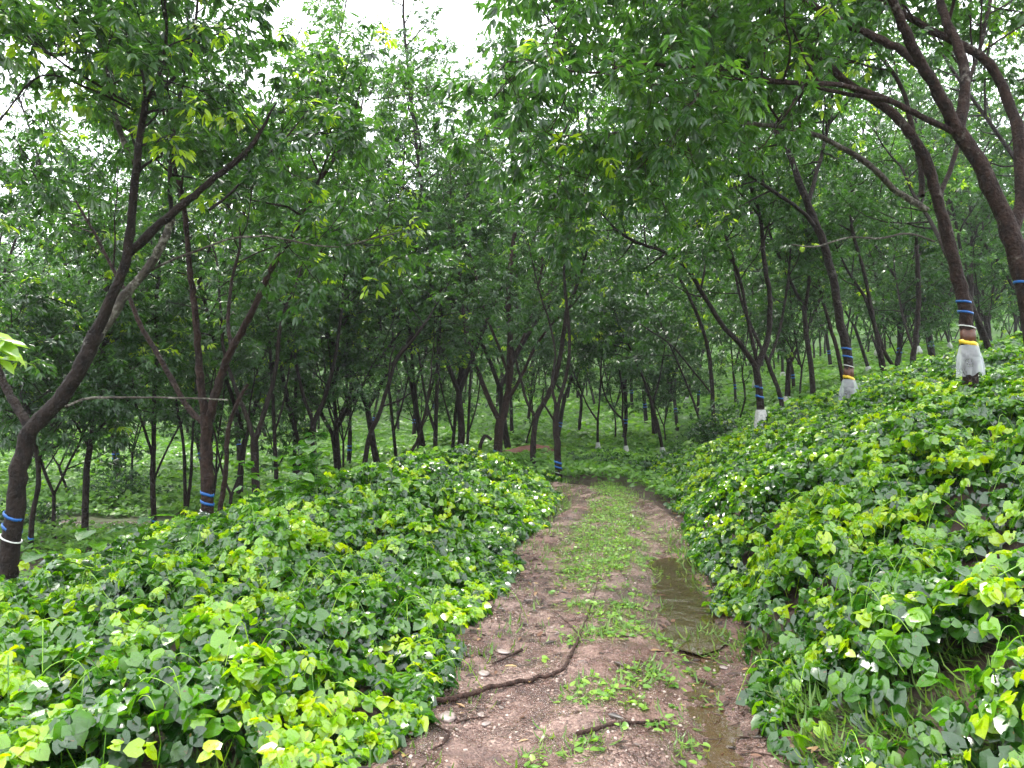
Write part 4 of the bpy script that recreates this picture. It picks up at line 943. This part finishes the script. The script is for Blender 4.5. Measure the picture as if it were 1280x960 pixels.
# ------------------------------------------------------------------ shrubs and tall weeds
def shrub(px, py, d, rad, hgt, n, tone, label, leaf=.09):
    g = at(px, py, d); z = float(height(g[0], g[1])); o = empty('shrub', (g[0], g[1], z)); tag(o, label, 'shrub')
    bm = MB(); W = []; WD = []
    for k in range(26):
        a = RNG.random() * 6.28; B = wander((RNG.normal() * .1, RNG.normal() * .1, -.1), (math.cos(a) * rad / hgt * 1.1, math.sin(a) * rad / hgt * 1.1, 1), hgt * RNG.uniform(.6, 1.15), 5, .2, .0)
        tube(bm, B, np.linspace(.012, .003, 6), 4)
        for q in range(int(n / 26)):
            i = RNG.integers(1, 6); W.append(B[i] + RNG.normal(size=3) * .14); WD.append(B[i] - B[i - 1])
    lm = MB(); whorls(lm, np.array(W), np.array(WD), leaf, 4, (LV * np.array([1.5, 1, 1]), LF, LUV), .03, tone)
    link('stems', bm.mesh('stems', MAT['bark'], True), o); link('foliage', lm.mesh('foliage', MAT['leaf']), o)
shrub(905, 548, 18, .75, 1.0, 420, .12, 'dark rounded shrub behind the grey apron tree')
shrub(780, 604, 17.5, .55, .5, 260, .35, 'low bush just over the path at the bend')
shrub(818, 606, 16.5, .5, .45, 260, .3, 'low bush where the right bank meets the bend')
shrub(730, 590, 19.5, .6, .4, 240, .4, 'low bush behind the bend tree')
shrub(30, 640, 16, .9, .9, 300, .35, 'dusty shrub behind the left edge tree')
shrub(150, 560, 20, .9, 1.3, 360, .3, 'rounded shrub beyond the leafy-waisted tree')
shrub(850, 560, 21, .8, .6, 300, .3, 'bush under the left-leaning aproned tree')
def weed(px, d, label, scale=1.0, n=6, dz=0):
    x = at(px, 600, d)[0]; z = float(height(x, d)); o = empty('tall_weed', (x, d, z)); tag(o, label, 'plant')
    bm = MB(); lm = MB()
    for k in range(n):
        a = RNG.random() * 6.28; B = wander((RNG.normal() * .12, RNG.normal() * .12, -.02), (math.cos(a) * .35, math.sin(a) * .35, 1), scale * RNG.uniform(.7, 1.0), 6, .13, .0)
        tube(bm, B, np.linspace(.006, .003, 7), 5, tone=.55)
        W = B[[3, 4, 5, 6]]; m = 3
        P = np.repeat(W, m, 0); aa = RNG.random(len(P)) * 6.28
        D = np.stack([np.cos(aa), np.sin(aa), RNG.uniform(-.3, .1, len(P))], -1)
        instance(lm, HV, HF, P + D * .05, frames(D, np.array([0, 0, 1.]) + RNG.normal(size=D.shape) * .2), RNG.uniform(.10, .18, len(P)) * scale, RNG.uniform(.2, .6, len(P)), HUV)
    link('stems', bm.mesh('stems', MAT['vine'], True), o); link('foliage', lm.mesh('foliage', MAT['vine']), o)
weed(385, 8.6, 'tall broad-leaved weed topping the left bank before the Y-shaped tree', 1.05, 6)
weed(350, 8.0, 'shorter broad-leaved weed left of the tallest one on the bank', .85, 4)
weed(165, 6.2, 'upright lime weed on the bank left of the three-limbed tree', .9, 5)

# leafy rubber sapling reaching in from the left, close to the camera
px_tree(4.2, [([(-150, 720), (-120, 600), (-95, 500), (-60, 430), (-30, 415)], 7, 3, 0, -.4, None, 0)], 'sapling at the left photo edge with one drooping spray of lime leaves', kind='sapling', cat='sapling')
sap = [o for o in C.objects if o.name.startswith('sapling')][0]
lm = MB(); o0 = np.array(sap.location)
for (px, py, n) in ((-22, 418, 7), (-5, 425, 6), (0, 448, 4)):
    c = at(px, py, 3.8) - o0
    A = np.repeat(c[None], n, 0); a = RNG.uniform(-1.2, 1.2, n)
    D = np.stack([np.cos(a), np.sin(a) * .8, RNG.uniform(-1.1, .1, n)], -1)
    instance(lm, LV * np.array([1.25, 1, 1]), LF, A, frames(D, np.array([.2, -.5, 1.]) + RNG.normal(size=(n, 3)) * .2), RNG.uniform(.12, .19, n), RNG.uniform(.75, 1, n), LUV)
link('foliage', lm.mesh('foliage', MAT['leaf']), sap)

# bare red earth bank beyond the bend
xs = np.linspace(-1.8, 3.4, 60); ys = np.linspace(22.8, 27.5, 60); XX, YY = np.meshgrid(xs, ys)
m_ = np.exp(-(((XX - .8) / 1.7) ** 2 + ((YY - 25) / 1.3) ** 2)) + .25 * (fbm(XX * 1.3, YY * 1.3, 77) - .5)
ZZ = height(XX, YY) + .62 * m_ - .13 + .08 * (fbm(XX * 4, YY * 4, 78) - .5)
i = (np.arange(59)[:, None] * 60 + np.arange(59)[None]); Fc = np.stack([i, i + 1, i + 61, i + 60], -1).reshape(-1, 4)
tag(link('earth_mound', mesh_from('earth_mound', np.stack([XX, YY, ZZ], -1).reshape(-1, 3), Fc, smooth=True, mat=plain('red_earth', (.17, .068, .044), .8, .8, 9, .3, .45))), kind='structure')

# ------------------------------------------------------------------ sky, sun, camera
SUN_EL, SUN_AZ = R(62), R(-35)          # azimuth measured from +Y towards +X
w = bpy.data.worlds.new('World'); bpy.context.scene.world = w; w.use_nodes = True
nt = w.node_tree; nt.nodes.clear(); L = nt.links.new
sky = N(nt, 'ShaderNodeTexSky', sky_type='NISHITA', sun_disc=False, sun_elevation=SUN_EL, sun_rotation=SUN_AZ, air_density=1.0, dust_density=2.5)
tc = N(nt, 'ShaderNodeTexCoord'); nz = N(nt, 'ShaderNodeTexNoise', Scale=2.5, Detail=6.0, Roughness=.6); L(tc.outputs['Generated'], nz.inputs['Vector'])
cr = ramp(nt, [(.30, (.72, .72, .72)), (.6, (1, 1, 1))]); L(nz.outputs['Fac'], cr.inputs[0])
mx = N(nt, 'ShaderNodeMix', data_type='RGBA'); L(cr.outputs[0], mx.inputs[0]); L(sky.outputs[0], mx.inputs[6]); mx.inputs[7].default_value = (9.6, 9.9, 10.4, 1)
bg = N(nt, 'ShaderNodeBackground', Strength=.12); L(mx.outputs[2], bg.inputs[0])
o = N(nt, 'ShaderNodeOutputWorld'); L(bg.outputs[0], o.inputs[0])
ld = bpy.data.lights.new('sun', 'SUN'); ld.energy = 1.5; ld.angle = R(12); ld.color = (1, .96, .88)
lo = bpy.data.objects.new('sun', ld); C.objects.link(lo)
dv = Vector((math.sin(SUN_AZ) * math.cos(SUN_EL), math.cos(SUN_AZ) * math.cos(SUN_EL), math.sin(SUN_EL)))
lo.rotation_euler = dv.to_track_quat('Z', 'Y').to_euler(); lo.location = (0, 0, 30)

cd = bpy.data.cameras.new('camera'); cd.sensor_width = 36; cd.lens = 36 * F / 1280; cd.clip_end = 2000; cd.clip_start = .05
co = bpy.data.objects.new('camera', cd); C.objects.link(co); co.location = CAM; co.rotation_euler = (R(90) + PITCH, 0, 0)
HAZE = True
if HAZE:
    V = np.array([(x, y, z) for z in (-8, 46) for x, y in ((-180, -30), (180, -30), (180, 190), (-180, 190))], float)
    hm, nt = newmat('haze_air'); pv = N(nt, 'ShaderNodeVolumePrincipled'); pv.inputs['Density'].default_value = .0006; pv.inputs['Color'].default_value = (.90, .94, 1, 1); pv.inputs['Anisotropy'].default_value = .2
    o = N(nt, 'ShaderNodeOutputMaterial'); nt.links.new(pv.outputs[0], o.inputs['Volume'])
    tag(link('haze', mesh_from('haze', V, CF, mat=hm)), kind='stuff')
sc = bpy.context.scene; sc.camera = co
sc.view_settings.view_transform = 'Standard'; sc.view_settings.look = 'None'; sc.view_settings.gamma = 1
sc.view_settings.use_curve_mapping = False; sc.view_settings.exposure = 1.9
sc.cycles.max_bounces = 10; sc.cycles.diffuse_bounces = 6; sc.cycles.transmission_bounces = 5; sc.cycles.transparent_max_bounces = 8; sc.cycles.glossy_bounces = 3
sc.cycles.sample_clamp_indirect = 6; sc.cycles.caustics_reflective = False; sc.cycles.caustics_refractive = False
